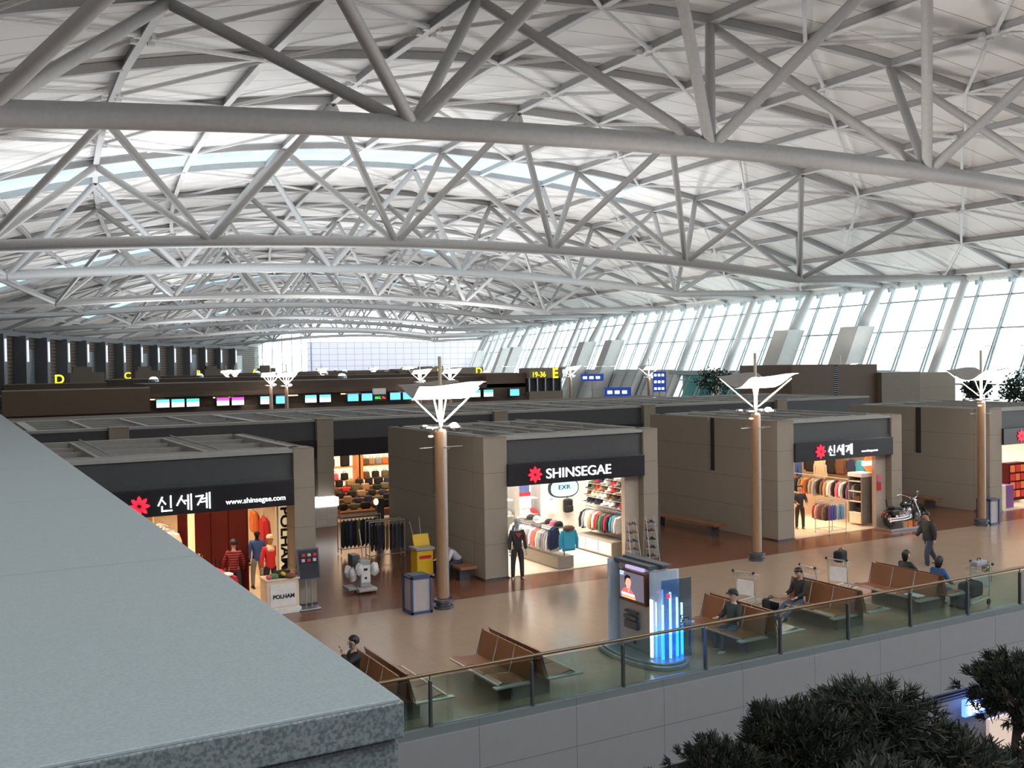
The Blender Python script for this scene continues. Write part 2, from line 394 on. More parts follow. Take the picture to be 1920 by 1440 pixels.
# lower level: lit blue sign and pale lit hoarding glimpsed between the trees
mat('blue_glow', (.05, .1, .6), .5, emit=(.1, .25, 1), es=2.2); mat('white_glow', (.9, .9, 1), .5, emit=(.85, .92, 1), es=5)
SG = thing('lower_level_sign', 'glowing blue sign with white letters between the tree crowns', 'sign', (22.35, 16.6, -2.45))
MB().bx(0, 1.9, 0, .1, 0, .42).build('sign_box', 'blue_glow', SG)
text_obj('sign_lettering', 'N', .42, 'white_glow', SG, (.12, -.02, .06), bold=.02); 
text_obj('sign_lettering', 'ELL ina', .26, 'white_glow', SG, (.5, -.02, .1), bold=.004)
mat('pale_hoarding', (.62, .5, .42), .6, emit=(1, .75, .6), es=.25)
HB = MB().bx(23.1, 25.6, 16.45, 16.55, -3.6, -2.6).build('display_board', 'pale_hoarding'); tag(HB, 'pale lit board on the lower level below the blue sign', 'board')
# ------------------------------------------------------------------ trees
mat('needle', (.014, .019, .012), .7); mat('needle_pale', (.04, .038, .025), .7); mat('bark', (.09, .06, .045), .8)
def pine(seed, rx, rz, nt=330):
    rnd = random.Random(seed); b = MB(); tr = MB()
    top = []
    for i in range(nt):
        while True:
            v = Vector((rnd.uniform(-1, 1), rnd.uniform(-1, 1), rnd.uniform(-1, 1)))
            if .35 < v.length < 1: break
        bump = 1 + .22 * math.sin(4.1 * v.x + seed) * math.sin(3.7 * v.y + seed * 2) + rnd.uniform(-.12, .12)
        c = Vector((v.x * rx * bump, v.y * rx * bump, v.z * rz * bump)); top.append(c)
        out = (c.normalized() + Vector((0, 0, .5))).normalized()
        mm = 1 if rnd.random() < .22 else 0
        for k in range(34):
            d = (out + Vector((rnd.uniform(-1, 1), rnd.uniform(-1, 1), rnd.uniform(-1, 1))) * .9).normalized()
            L = rnd.uniform(.1, .22); w = d.cross(Vector((rnd.random(), rnd.random(), rnd.random()))).normalized() * .017
            o = c + Vector((rnd.uniform(-1, 1), rnd.uniform(-1, 1), rnd.uniform(-1, 1))) * .07
            b.add([o - w, o + w, o + d * L + w * .4, o + d * L - w * .4], [(0, 1, 2, 3)], mm)
    tr.path([(0, 0, -7), (.1, 0, -4), (-.05, .1, -1.5), (0, 0, .1)], [.16, .13, .1, .05], 8)
    for c in top[::9]: tr.path([(0, 0, min(c.z - .5, 0)), c * .5 + Vector((0, 0, -.15)), c], [.045, .03, .012], 5)
    return b, tr
PT = []
for sd, rx, rz in ((1, 1.0, .62), (5, 1.15, .75), (9, .9, .6)):
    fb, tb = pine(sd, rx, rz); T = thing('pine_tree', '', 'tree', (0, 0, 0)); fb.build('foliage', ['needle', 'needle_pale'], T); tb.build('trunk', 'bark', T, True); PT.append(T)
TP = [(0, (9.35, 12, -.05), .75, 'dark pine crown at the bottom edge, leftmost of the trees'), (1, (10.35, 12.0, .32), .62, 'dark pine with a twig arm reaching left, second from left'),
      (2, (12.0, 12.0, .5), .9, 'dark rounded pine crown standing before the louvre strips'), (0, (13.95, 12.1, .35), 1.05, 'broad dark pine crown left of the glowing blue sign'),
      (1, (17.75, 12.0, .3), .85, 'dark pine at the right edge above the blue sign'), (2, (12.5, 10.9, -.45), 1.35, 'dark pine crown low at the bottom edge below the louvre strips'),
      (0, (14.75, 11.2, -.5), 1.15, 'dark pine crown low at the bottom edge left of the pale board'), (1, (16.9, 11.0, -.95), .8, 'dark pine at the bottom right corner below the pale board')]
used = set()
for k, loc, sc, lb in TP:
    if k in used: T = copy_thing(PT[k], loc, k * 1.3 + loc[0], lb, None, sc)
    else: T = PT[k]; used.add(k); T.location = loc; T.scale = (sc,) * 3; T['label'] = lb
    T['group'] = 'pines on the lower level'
# ================================================================== wooden strip floor
def wood_floor(name):
    m = bpy.data.materials.new(name); m.use_nodes = True; n = m.node_tree.nodes; L = m.node_tree.links; b = n['Principled BSDF']
    tc = n.new('ShaderNodeTexCoord'); br = n.new('ShaderNodeTexBrick'); mp = n.new('ShaderNodeMapping'); mp.inputs['Rotation'].default_value = (0, 0, math.radians(90))
    L.new(tc.outputs['Object'], mp.inputs[0]); L.new(mp.outputs[0], br.inputs[0])
    br.inputs['Scale'].default_value = 1; br.inputs['Brick Width'].default_value = 1.2; br.inputs['Row Height'].default_value = .12; br.inputs['Mortar Size'].default_value = .004
    br.inputs['Color1'].default_value = (.21, .082, .04, 1); br.inputs['Color2'].default_value = (.15, .055, .03, 1); br.inputs['Mortar'].default_value = (.04, .02, .01, 1)
    L.new(br.outputs[0], b.inputs['Base Color']); b.inputs['Roughness'].default_value = .22; MATS[name] = m
wood_floor('wood_boards')
struct(MB().bx(-16, 75, 25.75, 56, -.5, 0).build('floor_boards', 'wood_boards'), 'glossy reddish wood floor under the shops')
# ================================================================== shop units
grid_mat('shop_stone', (.275, .238, .19), (.16, .13, .1), 0, 0, 1.1, lw=.018, rough=.7, noise=5, var=.06)
mat('steel_top', (.36, .36, .34), .6); mat('fascia_grey', (.052, .056, .06), .5); mat('sign_black', (.012, .012, .016), .3); mat('dark_slot', (.03, .028, .025), .8)
mat('cream_wall', (.8, .68, .52), .7); mat('white_wall', (.85, .83, .8), .6); grid_mat('cream_floor', (.75, .66, .52), (.5, .42, .33), .6, .6, 0, lw=.01, rough=.25, noise=2, var=.04)
mat('roof_dark', (.05, .045, .042), .8); mat('warm_strip', (.5, .2, .12), .6, emit=(1, .35, .2), es=.12)
mat('jamb', (.5, .42, .34), .5)
mat('red_glow', (.8, .02, .05), .4, emit=(1, .015, .04), es=1.3); mat('sign_white', (1, 1, 1), .4, emit=(.93, .96, 1), es=1.8)
YF, YB = 27.4, 35.0
def shop(x0, w, label, wall='cream_wall', jamb=True, depth=YB - YF, yf=YF):
    T = thing('shop_unit', label, 'shop', (x0, yf, 0))
    d = depth
    for side in (0, 1):
        xa, xb = (0, .3) if side == 0 else (w - .3, w)
        b = MB().bx(xa, xb, .75, d, 0, 2.3)
        b.bx(xa, xb, .75, 3.45, 2.3, 4.4).bx(xa, xb, 3.85, d, 2.3, 4.4)
        b.build('side_wall', 'shop_stone', T)
        xs = (.14, .2) if side == 0 else (w - .2, w - .14)
        MB().bx(*xs, 3.45, 3.85, 2.3, 4.38).build('slot_panel', 'dark_slot', T)
    MB().bx(.3, w - .3, d - .3, d, 0, 4.4).build('back_wall', 'shop_stone', T)
    for xa, pw_ in ((0, .82), (w - .6, .6)):
        b = MB().bx(xa, xa + pw_, 0, .75, .06, 4.42); b.build('pillar', 'shop_stone', T, bevel=.015)
        MB().bx(xa - .02, xa + pw_ + .02, -.02, .77, 0, .06).build('plinth', 'steel_dark', T)
    b = MB().bx(.82, w - .6, .1, .35, 3.57, 4.3); b.bx(.82, w - .6, .02, .4, 4.3, 4.4, 1); b.bx(.82, w - .6, .06, .3, 3.55, 3.62)
    b.build('grey_fascia', ['fascia_grey', 'steel_top'], T)
    sb = MB().bx(.8, w - .62, -.1, .25, 2.86, 3.56).build('sign_board', 'sign_black', T, bevel=.01)
    # open roof frame
    b = MB(); z0, z1 = 4.22, 4.42
    b.bx(.3, w - .3, .4, .62, z0, z1); b.bx(.3, w - .3, d - .55, d - .3, z0, z1)
    b.bx(.3, .5, .4, d - .3, z0, z1).bx(w - .5, w - .3, .4, d - .3, z0, z1)
    for i in range(1, 4): b.bx(w * i / 4 - .06, w * i / 4 + .06, .4, d - .3, z0, z1 - .02)
    for j in range(1, 4): b.bx(.3, w - .3, d * j / 4 - .05, d * j / 4 + .05, z0 - .25, z1 - .08)
    for i in range(1, 4): b.tube((w * i / 4 + .25, .5, z1 + .05), (w * i / 4 + .25, d - .4, z1 + .05), .025, 6)
    b.build('roof_frame', 'steel_top', T)
    b = MB().bx(.3, w - .3, .35, d - .3, 3.0, 3.1)
    for j in range(3): b.bx(.8, w - .8, 1.4 + j * 2.2, 1.6 + j * 2.2, 3.1, 3.3, 1)
    b.build('inner_ceiling', ['roof_dark', 'warm_strip'], T)
    b = MB().bx(.3, w - .3, .4, d - .3, 2.97, 3.0); b.build('ceiling_lining', 'white_wall', T)
    MB().bx(.3, w - .3, .1, d - .3, .0, .02).build('shop_floor', 'cream_floor', T)
    b = MB().bx(.3, .34, .75, d - .3, .02, 2.97).bx(w - .34, w - .3, .75, d - .3, .02, 2.97).bx(.34, w - .34, d - .34, d - .3, .02, 2.97); b.build('wall_lining', wall, T)
    if not jamb: return T
    b = MB().bx(w - 1.15, w - .6, .3, .42, 0, 2.9).bx(w - 1.2, w - 1.14, .26, .46, 0, 2.9); b.build('door_jamb', 'jamb', T)
    return T
def flower(T, x, z, r, y=-.115):
    b = MB()
    for k in range(8):
        a = math.pi / 4 * k
        pts = [(r * .14, 0), (r * .5, r * .2), (r * .78, r * .17), (r, 0), (r * .78, -r * .17), (r * .5, -r * .2)]
        ca, sa = math.cos(a + math.pi / 8 * 0 + math.pi / 2), math.sin(a + math.pi / 2)
        b.ext([(p * ca - q * sa, p * sa + q * ca) for p, q in pts], (x, y, z), (1, 0, 0), (0, 0, 1), (0, -.03, 0))
    b.build('flower_emblem', 'red_glow', T)
SH = [2.4, 14.4, 26.5, 38.6]; WD = 6.65
s1 = shop(SH[0] - 4.4, WD + 4.4, 'stone clad shop with Korean sign and web address, partly hidden by the granite parapet', jamb=False)
s2 = shop(SH[1], WD, 'stone clad shop under the SHINSEGAE sign, full of caps and sportswear', 'white_wall')
s3 = shop(SH[2], WD, 'stone clad shop with small Korean sign beside the motorcycle')
s4 = shop(SH[3], WD, 'stone clad shop cut by the right edge, lit cases inside', 'white_wall')
def korean(T, x, z, h, m='sign_white'):
    """the three sign syllables, stroke by stroke"""
    b = MB(); y = -.12; t = h * .1
    def st(x0, z0, x1, z1, w=t): b.beam((x + x0 * h, y, z + z0 * h), (x + x1 * h, y, z + z1 * h), .03, w, 0, (0, 1, 0))
    def seg(pts):
        for p, q in zip(pts[:-1], pts[1:]):
            v = Vector((q[0] - p[0], q[1] - p[1])); nrm = Vector((-v.y, v.x)).normalized() * .042
            e = v.normalized() * .04; p2 = (p[0] - e.x, p[1] - e.y); q2 = (q[0] + e.x, q[1] + e.y)
            b.ext([(p2[0] * h + nrm.x * h, p2[1] * h + nrm.y * h), (p2[0] * h - nrm.x * h, p2[1] * h - nrm.y * h), (q2[0] * h - nrm.x * h, q2[1] * h - nrm.y * h), (q2[0] * h + nrm.x * h, q2[1] * h + nrm.y * h)],
                  (x, y, z), (1, 0, 0), (0, 0, 1), (0, -.03, 0))
    seg([(.05, .42), (.3, .95)]); seg([(.25, .82), (.5, .5)]); seg([(.85, .25), (.85, 1.0)]); seg([(.28, .33), (.28, .04), (.9, .04)])
    o = 1.25
    seg([(o, .35), (o + .32, .95)]); seg([(o + .26, .8), (o + .52, .42)]); seg([(o + .52, .62), (o + .72, .62)]); seg([(o + .72, .05), (o + .72, .98)]); seg([(o + .92, 0), (o + .92, 1.02)])
    o = 2.5
    seg([(o, .85), (o + .45, .88), (o + .1, .28)]); seg([(o + .38, .66), (o + .7, .68)]); seg([(o + .32, .45), (o + .7, .47)]); seg([(o + .7, .05), (o + .7, 1.0)]); seg([(o + .9, 0), (o + .9, 1.04)])
    b.build('sign_lettering', m, T)
flower(s1, 6.35, 3.16, .27); korean(s1, 6.8, 2.98, .39); text_obj('web_address', 'www.shinsegae.com', .2, 'sign_white', s1, (8.55, -.11, 3.03), depth=.01)
flower(s2, 1.75, 3.18, .26); text_obj('sign_lettering', 'SHINSEGAE', .44, 'sign_white', s2, (2.15, -.12, 3.03), bold=.0, sx=1.12)
flower(s3, 2.05, 3.2, .27); korean(s3, 2.45, 3.02, .37); text_obj('web_address', 'www.shinsegae.com', .11, 'sign_white', s3, (4.25, -.11, 3.06), depth=.01)
flower(s4, 1.95, 3.2, .27); korean(s4, 2.45, 3.02, .37)
for i, (x0, pw, cl) in enumerate(((SH[0], 250, (1, .72, .45)), (SH[1], 330, (1, .88, .76)), (SH[2], 250, (1, .7, .48)), (SH[3], 260, (1, .82, .65)))):
    area('shop_light', (x0 + WD / 2, YF + 3.4, 2.93), (0, 0, 0), 5, 5.2, pw, cl, 125)
# ------------------------------------------------------------------ second row of shops, one long building
def long_block(name, x0, x1, y0, y1, z, label, pil, openings, cat='shop row'):
    T = thing(name, label, cat, ((x0 + x1) / 2, y0, 0)); ox = (x0 + x1) / 2; d = y1 - y0
    MB().bx(x0 - ox, x1 - ox, .15, .4, 3.57, z - .1).build('grey_fascia', 'fascia_grey', T)
    MB().bx(x0 - ox, x1 - ox, .0, .35, 2.85, 3.57).build('sign_board', 'sign_black', T)
    b = MB().bx(x0 - ox, x1 - ox, .1, .45, z - .1, z); b.bx(x0 - ox, x1 - ox, d - .4, d, z - .2, z)
    n = int((x1 - x0) / 2.1)
    for i in range(n + 1): xx = x0 - ox + i * 2.1; b.bx(xx, xx + .14 + (.2 if i % 4 == 0 else 0), .3, d, z - .2, z - .02)
    for j in range(1, 5): b.bx(x0 - ox, x1 - ox, d * j / 5 - .05, d * j / 5 + .05, z - .35, z - .06)
    b.build('roof_frame', 'steel_top', T)
    MB().bx(x0 - ox, x1 - ox, .4, d, z - 1.3, z - 1.2).build('inner_ceiling', 'roof_dark', T)
    for px in pil: MB().bx(px - ox, px + .72 - ox, -.1, .6, 0, z + .03).build('pillar', 'shop_stone', T, bevel=.01)
    segs = []; cur = x0
    for a, b_ in openings: segs.append((cur, a)); cur = b_
    segs.append((cur, x1))
    w = MB()
    for a, c in segs:
        if c > a: w.bx(a - ox, c - ox, .35, .5, 0, 2.9)
    w.bx(x0 - ox, x0 + .3 - ox, .5, d, 0, z - .1).bx(x1 - .3 - ox, x1 - ox, .5, d, 0, z - .1).bx(x0 - ox, x1 - ox, d - .3, d, 0, z - .1)
    w.build('wall_panel', 'shop_stone', T)
    return T
long_block('shop_row', -14, 47, 41.0, 49.5, 4.45, 'long dim shop row behind the front kiosks, open grid roof', [5.5 - 8.4, 5.5, 13.65, 22.1, 30.6, 39.6], [(14.4, 22)])
area('bag_shop_light', (18, 44.2, 3.0), (0, 0, 0), 6, 5, 260, (1, .72, .45))
mat('orange_wood', (.75, .3, .1), .5)
struct(MB().bx(14.4, 22, 41.2, 47.2, 0, .02).build('floor_bag_shop', 'cream_floor'), 'pale floor of the bag shop')
struct(MB().bx(14.2, 14.4, 41.4, 47.4, 0, 3.1).bx(22, 22.2, 41.4, 47.4, 0, 3.1).bx(14.2, 22.2, 47.3, 47.5, 0, 3.1).build('wall_bag_shop', 'cream_wall'), 'inner walls of the bag shop')
long_block('shop_row', 9, 57, 55.0, 61.0, 3.9, 'farther low shop row with a flat grid roof', [12, 21, 30, 39, 48], [], 'shop row')
# brown flat roofed block behind with recessed up-lights
mat('brown_roof', (.075, .05, .035), .7); mat('brown_wall', (.11, .07, .045), .6); mat('brown_light', (.2, .17, .13), .6)
B = thing('counter_block', 'dark brown flat roofed counter block behind the grid roofs', 'counter block', (20, 64, 0))
MB().bx(-33, 36, 0, 11, 0, 3.5).build('body', 'brown_roof', B); MB().bx(-36, 36, -.1, .1, 3.3, 3.62).build('edge_band', 'brown_wall', B)
F = thing('counter_island', 'tall dark brown counter end block below the window wall, with a pale lower box', 'counter island', (53, 49.6, 0))
MB().bx(-3.7, .25, 0, 5, 0, 6.25).bx(.6, 4.5, 0, 5, 0, 6.2).build('brown_block', 'brown_wall', F)
b = MB().bx(.25, .6, .1, 5, 0, 6.1)
for i in range(14): b.bx(.25, .6, -.02, .12, 4.2 + i * .14, 4.25 + i * .14, 1)
b.build('ladder_strip', ['black_slot', 'steel_dark'], F)
b = MB().bx(4.5, 8.5, -.4, 4, 0, 5.6).bx(8.5, 12.5, -.3, 3.6, 0, 5.5, 1); b.build('pale_box', ['brown_light', 'shop_stone'], F)
# ------------------------------------------------------------------ check-in islands with letters
mat('yellow_glow', (.9, .7, 0), .5, emit=(1, .8, .02), es=1.3)
mat('screen_case', (.03, .03, .035), .4)
def scr(name, c): mat(name, c, .4, emit=c, es=1.6)
scr('screen_blue', (.1, .35, 1)); scr('screen_white', (.8, .95, 1)); scr('screen_green', (.05, .75, .45)); scr('screen_pink', (.9, .05, .45)); scr('screen_teal', (.2, .75, .85)); scr('screen_cyan', (.1, .6, 1))
ISL = [('E', 93, 4.3, 58.6), ('D', 136, 6.5, 0), ('C', 179, 21, 0), ('B', 222, 42, 0), ('A', 248, 61, 0)]
for L_, s, a0, a1 in ISL:
    if not a1: a1 = M(s, 59).x
    xc = (a0 + a1) / 2
    T = thing('check_in_island', 'dark brown check in island marked with the yellow letter ' + L_, 'check in island', (xc, s, 0))
    x0, x1 = a0 - xc, a1 - xc
    b = MB().bx(x0, x1 - 4.2, 0, 9, 0, 3.15).bx(x0 + 11.5, x1 - 4.2, 1.2, 8, 3.15, 5.3).bx(x0, x1 - 4.2, .4, 9, 4.1, 4.5); b.build('body', 'brown_roof', T)
    MB().bx(x0, x0 + 11.6, -.3, .5, 2.9, 4.95).build('end_panel', 'brown_wall', T)
    MB().bx(x0, x0 + 11.6, -.35, .55, 4.95, 5.05).build('panel_cap', 'shop_stone', T)
    MB().bx(x1 - 9, x1 - 4.3, .4, 8, 3, 5.6).build('right_block', 'brown_wall', T)
    b = MB().bx(x1 - 4.2, x1, -.2, 2, 5.0, 6.1).bx(x1 - 4.2, x1, -.2, 2, 0, 3.6); b.build('sign_block', 'brown_light', T)
    b = MB()
    for i in range(5): b.bx(x1 - 4.2 + i * 1.0, x1 - 4.05 + i * 1.0, -.1, .1, 3.6, 5)
    b.bx(x1 - 4.2, x1, .2, 2, 3.6, 5, 1); b.build('louvre', ['steel', 'black_slot'], T)
    text_obj('letter', L_, 1.5, 'yellow_glow', T, (x1 - 1.35, -.25, 5.0), bold=.03)
    if s > 100:
        text_obj('letter', L_, 1.55, 'yellow_glow', T, (x0 + 5.6, -.3, 5.0), bold=.03)
        MB().bx(x0 + 7.4, x0 + 11.4, -.2, 2, 4.9, 6.3).bx(x0 + 7.8, x0 + 10, 0, 1.5, 6.3, 7).build('plant_box', 'brown_light', T)
    else: text_obj('gate_numbers', '19-36', .75, 'yellow_glow', T, (x1 - 3.9, -.25, 5.15), bold=.005)
    # lit ceiling slots of the counters
    for i in range(7):
        xx = x0 + 5 + i * (x1 - x0 - 12) / 7
        MB().bx(xx, xx + 1.8, -.08, .0, 3.9, 4.0).build('light_slot', mat('slot_glow', (1, .8, .5), .5, emit=(1, .78, .45), es=1.5), T)
SX = [(16.91, 'cyan'), (18.19, 'green'), (19.48, 'green'), (22.12, 'pink'), (23.46, 'pink'), (26.07, 'teal'), (27.52, 'blue'), (30.3, 'cyan'), (31.71, 'cyan'), (34.5, 'blue'), (35.92, 'blue'), (38.88, 'blue'), (40.25, 'blue'), (47.76, 'green'), (49.26, 'green'), (52.37, 'blue')]
m0 = None
for i, (x, c) in enumerate(SX):
    T = thing('check_in_monitor', '', 'monitor', (x, 92.4, 3.15), 0, 'monitors above the check in counters')
    MB().bx(-.6, .6, 0, .5, 0, .85).build('case', 'screen_case', T)
    b = MB().bx(-.54, .54, -.01, .02, .1, .52, 0).bx(-.54, .54, -.012, .02, .52, .78, 1)
    b.build('screen', ['screen_white' if c not in ('blue',) else 'screen_cyan', 'screen_' + c], T)
    T['label'] = 'lit counter monitor with %s header, %s' % ({'cyan': 'light blue', 'green': 'green', 'pink': 'pink', 'teal': 'teal', 'blue': 'blue'}[c],
        ['first from the left', 'second from the left', 'third from the left', 'left of the pink pair', 'right of the pink pair', 'just right of the pink pair', 'left of the first tall lamp posts', 'right of the first tall lamp posts', 'second right of those lamp posts', 'next beyond the lamp posts', 'left of the dot sign', 'right of the dot sign', 'behind the big lamp canopy', 'right of the big lamp canopy', 'second right of the big canopy', 'last on the right near letter E'][i])
mat('led_green', (.1, 1, .2), .5, emit=(.1, 1, .1), es=1.5); mat('led_red', (1, .1, .1), .5, emit=(1, .05, .05), es=1.5)
T = thing('dot_sign', 'white box over a black sign with green and red dot text', 'sign', (37.2, 92.3, 3.2))
MB().bx(-.65, .65, 0, .3, .62, 1.2).build('top_plate', 'white_wall', T); MB().bx(-.65, .65, 0, .3, 0, .6).build('case', 'screen_case', T)
text_obj('green_text', '101L', .35, 'led_green', T, (-.55, -.02, .17)); text_obj('red_text', '9u', .35, 'led_red', T, (.25, -.02, .17))
# ------------------------------------------------------------------ far end wall, left wall
grid_mat('end_panel', (.74, .74, .78), (.45, .46, .5), 2.4, 0, 1.6, lw=.12, rough=.4, noise=.5, var=.03)
_m = MATS['end_panel']; _n = _m.node_tree.nodes; _l = _m.node_tree.links; _b = _n['Principled BSDF']; _t = _n.new('ShaderNodeBsdfTranslucent'); _x = _n.new('ShaderNodeMixShader'); _x.inputs[0].default_value = .62
_l.new(_b.inputs['Base Color'].links[0].from_socket, _t.inputs[0]); _l.new(_b.outputs[0], _x.inputs[1]); _l.new(_t.outputs[0], _x.inputs[2]); _l.new(_x.outputs[0], [q for q in _n if q.type == 'OUTPUT_MATERIAL'][0].inputs[0])
E0 = M(SEND - 2, -14); E1 = M(SEND - 2, 76)
dv = (E1 - E0); Lw = dv.length; ang = math.atan2(dv.y, dv.x)
b = MB().bx(Lw * .2, Lw + 2, 0, .3, 0, 13); wl = struct(b.build('wall_end', 'end_panel'), 'white gridded end wall closing the hall'); wl.location = (E0.x, E0.y, 0); wl.rotation_euler = (0, 0, ang)
b = MB().bx(-4, Lw * .2, 0, .1, 0, 16); wl = struct(b.build('window_90', 'wall_glass'), 'greenish glass part of the end wall'); wl.location = (E0.x, E0.y, 0); wl.rotation_euler = (0, 0, ang)
b = MB()
for i in range(8): b.bx(-4 + i * 2.6, -3.85 + i * 2.6, -.1, .2, 0, 16)
for i in range(9): b.bx(-4, Lw * .2, -.1, .15, i * 1.8, i * 1.8 + .1)
b.build('window_frame', 'mullion', wl)
mat('left_dark', (.1, .085, .075), .6); mat('pier_grey', (.17, .18, .2), .5); mat('pier_light', (.85, .9, .95), .5, emit=(.8, .9, 1), es=.9); mat('left_glass', (.12, .17, .19), .2)
grid_mat('left_shutter', (.2, .15, .12), (.05, .045, .04), 0, 0, .5, lw=.14, rough=.6, noise=1, var=.3)
b = MB()
for i in range(0, 32):
    a, c = i * 8.2, i * 8.2 + 8.2
    p, q = M(a, -15), M(c, -15)
    b.add([(p.x, p.y, 0), (q.x, q.y, 0), (q.x, q.y, 11.9), (p.x, p.y, 11.9)], [(0, 1, 2, 3)], 0)
struct(b.build('wall_left', ['left_shutter']), 'dim left side wall of the hall with dark shutters')
for i in range(4, 31):
    s = i * 8.2
    p = M(s, -14); rz = wall_turn(s, -14)
    b = MB().box((0, 0, 5.6), (1.6, 1.3, 11.2)); b.box((.9, -.2, 9.2), (.08, .5, 2.8), 0, 1)
    o = b.build('trim_%d' % (i + 10), ['pier_grey', 'pier_light']); o.location = p; o.rotation_euler = (0, 0, rz); struct(o, 'grey pier with a lit strip on the left wall')
    p = M(s + 4.1, -14.6)
    if i % 3 == 0:
        o = MB().box((0, 0, 5), (.4, 4, 9)).build('window_%d' % (i + 60), 'left_glass'); o.location = p; o.rotation_euler = (0, 0, rz); struct(o, 'dark glazed bay in the left wall')
b = MB()
for i in range(31):
    b.beam(M(i * 8.2, -14.3, 11.4), M(i * 8.2 + 8.2, -14.3, 11.4), .8, .7)
struct(b.build('trim_5', 'pier_grey'), 'grey beam along the head of the left wall')
# unseen walls added behind and beside the viewer to keep sky light out
struct(MB().bx(-16, 90, -14, -13.7, -9, 21).build('wall_back_blocker', 'fascia_panel'), 'unseen rear wall added to block sky light')
struct(MB().bx(-17, -16.6, -14, 40, -9, 16).build('wall_side_blocker', 'fascia_panel'), 'unseen side wall added near the viewer to block sky light')
# ================================================================== lamp posts
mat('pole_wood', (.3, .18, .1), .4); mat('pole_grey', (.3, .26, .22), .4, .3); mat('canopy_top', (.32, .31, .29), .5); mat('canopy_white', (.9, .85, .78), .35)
mat('lamp_glow', (1, .9, .9), .4, emit=(1, .88, .92), es=26); mat('strut_cream', (.75, .65, .52), .4)
def lamp(x, y, label, far=False, rz=0):
    T = thing('lamp_post', label, 'lamp post', (x, y, 0), rz, 'lamp posts with winged canopies')
    n = 8 if far else 16
    MB().lathe([(.19, 0), (.19, .25), (.16, .28), (.16, 4.85), (.12, 4.92)], n=n).build('pole', 'pole_grey', T, True)
    if not far: MB().path([(-.075, -.05, .3), (-.075, -.05, 4.85)], .135, 12).build('pole_strip', 'pole_wood', T, True)
    else: MB().bx(-.17, .0, -.17, 0, .3, 4.85).build('pole_strip', 'pole_wood', T)
    MB().lathe([(.27, 0), (.27, .08), (.22, .1), (.22, .16), (.27, .18), (.27, .26), (.2, .3)], n=n).build('base_collar', 'steel_dark', T, True)
    MB().lathe([(.06, 4.9), (.05, 5.8), (.05, 6.9)], n=8).build('mast', 'strut_cream', T, True)
    b = MB()
    for a in (0, 1, 2, 3):
        t = a * math.pi / 2 + .5; b.beam((0, 0, 4.97), (.5 * math.cos(t), .5 * math.sin(t), 4.97), .05, .05)
        b.lathe([(.13, -.06), (.14, .0), (.1, .05)], (.55 * math.cos(t), .55 * math.sin(t), 4.97), 10)
    b.build('floodlight_ring', 'steel', T)
    if not far:
        MB().tube((-.65, 0, 4.42), (.65, 0, 4.42), .015, 6).tube((0, -.5, 4.42), (0, .5, 4.42), .015, 6).build('cross_rod', 'steel', T)
    MB().ball((.24, -.34, 5.02), .12 if not far else .17, 10, sz=.7).build('lamp_bulb', 'lamp_glow', T, True)
    if rz == 0 and not far: MB().ball((-.42, -.25, 4.75), .08, 8, sz=.4).build('side_bulb', 'slot_glow', T, True)
    for sg in (-1, 1):
        prof = [(0, 5.74), (.2, 5.76), (.4, 5.82), (.62, 5.95), (.82, 6.08), (1.0, 6.15), (1.15, 6.16)]
        b = MB(); xs = [-.95 + .19 * i for i in range(11)]; vs = []
        for j, (yy, zz) in enumerate(prof):
            for i, xx in enumerate(xs):
                k = 1 - .18 * (1 - yy / 1.15)
                zz2 = zz + .05 * math.sin(xx * 2.2) * (yy / 1.15)
                vs.append((xx * k + sg * .12, sg * yy, zz2))
        N = 11; fs = [(j * N + i, j * N + i + 1, (j + 1) * N + i + 1, (j + 1) * N + i) for j in range(6) for i in range(10)]
        nv = len(vs); vs2 = vs + [(a, c, d + .025) for a, c, d in vs]
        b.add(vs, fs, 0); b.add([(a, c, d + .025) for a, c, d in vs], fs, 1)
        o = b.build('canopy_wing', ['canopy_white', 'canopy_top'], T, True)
        for xx in (-.7, .7):
            MB().tube((.07 * (1 if xx > 0 else -1), sg * .05, 5.12), (xx, sg * .95, 6.05), .022 if not far else .035, 6).build('strut', 'strut_cream', T)
    l = bpy.data.lights.new('lamp_uplight', 'SPOT'); l.energy = 7000 if not far else 3500; l.color = (1, .93, .86); l.spot_size = math.radians(160); l.shadow_soft_size = .45
    o = bpy.data.objects.new('lamp_uplight', l); COL.objects.link(o); o.parent = T; o.location = (.15, -.3, 5.2); o.rotation_euler = (math.pi, 0, 0)
    return T
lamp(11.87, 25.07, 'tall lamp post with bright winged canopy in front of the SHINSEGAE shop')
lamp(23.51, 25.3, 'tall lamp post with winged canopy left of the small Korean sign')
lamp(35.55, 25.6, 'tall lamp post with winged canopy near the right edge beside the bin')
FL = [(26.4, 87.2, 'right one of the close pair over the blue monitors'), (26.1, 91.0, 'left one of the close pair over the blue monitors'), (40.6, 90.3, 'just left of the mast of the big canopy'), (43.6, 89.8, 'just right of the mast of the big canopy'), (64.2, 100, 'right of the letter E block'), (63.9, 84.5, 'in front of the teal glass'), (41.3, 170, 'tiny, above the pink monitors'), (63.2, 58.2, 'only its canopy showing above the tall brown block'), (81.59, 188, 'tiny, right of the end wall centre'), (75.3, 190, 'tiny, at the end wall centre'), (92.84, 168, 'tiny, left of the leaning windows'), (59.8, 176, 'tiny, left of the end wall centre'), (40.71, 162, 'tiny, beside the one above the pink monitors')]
for x, y, lb in FL: lamp(x, y, 'lamp post with lit wings, ' + lb, True)
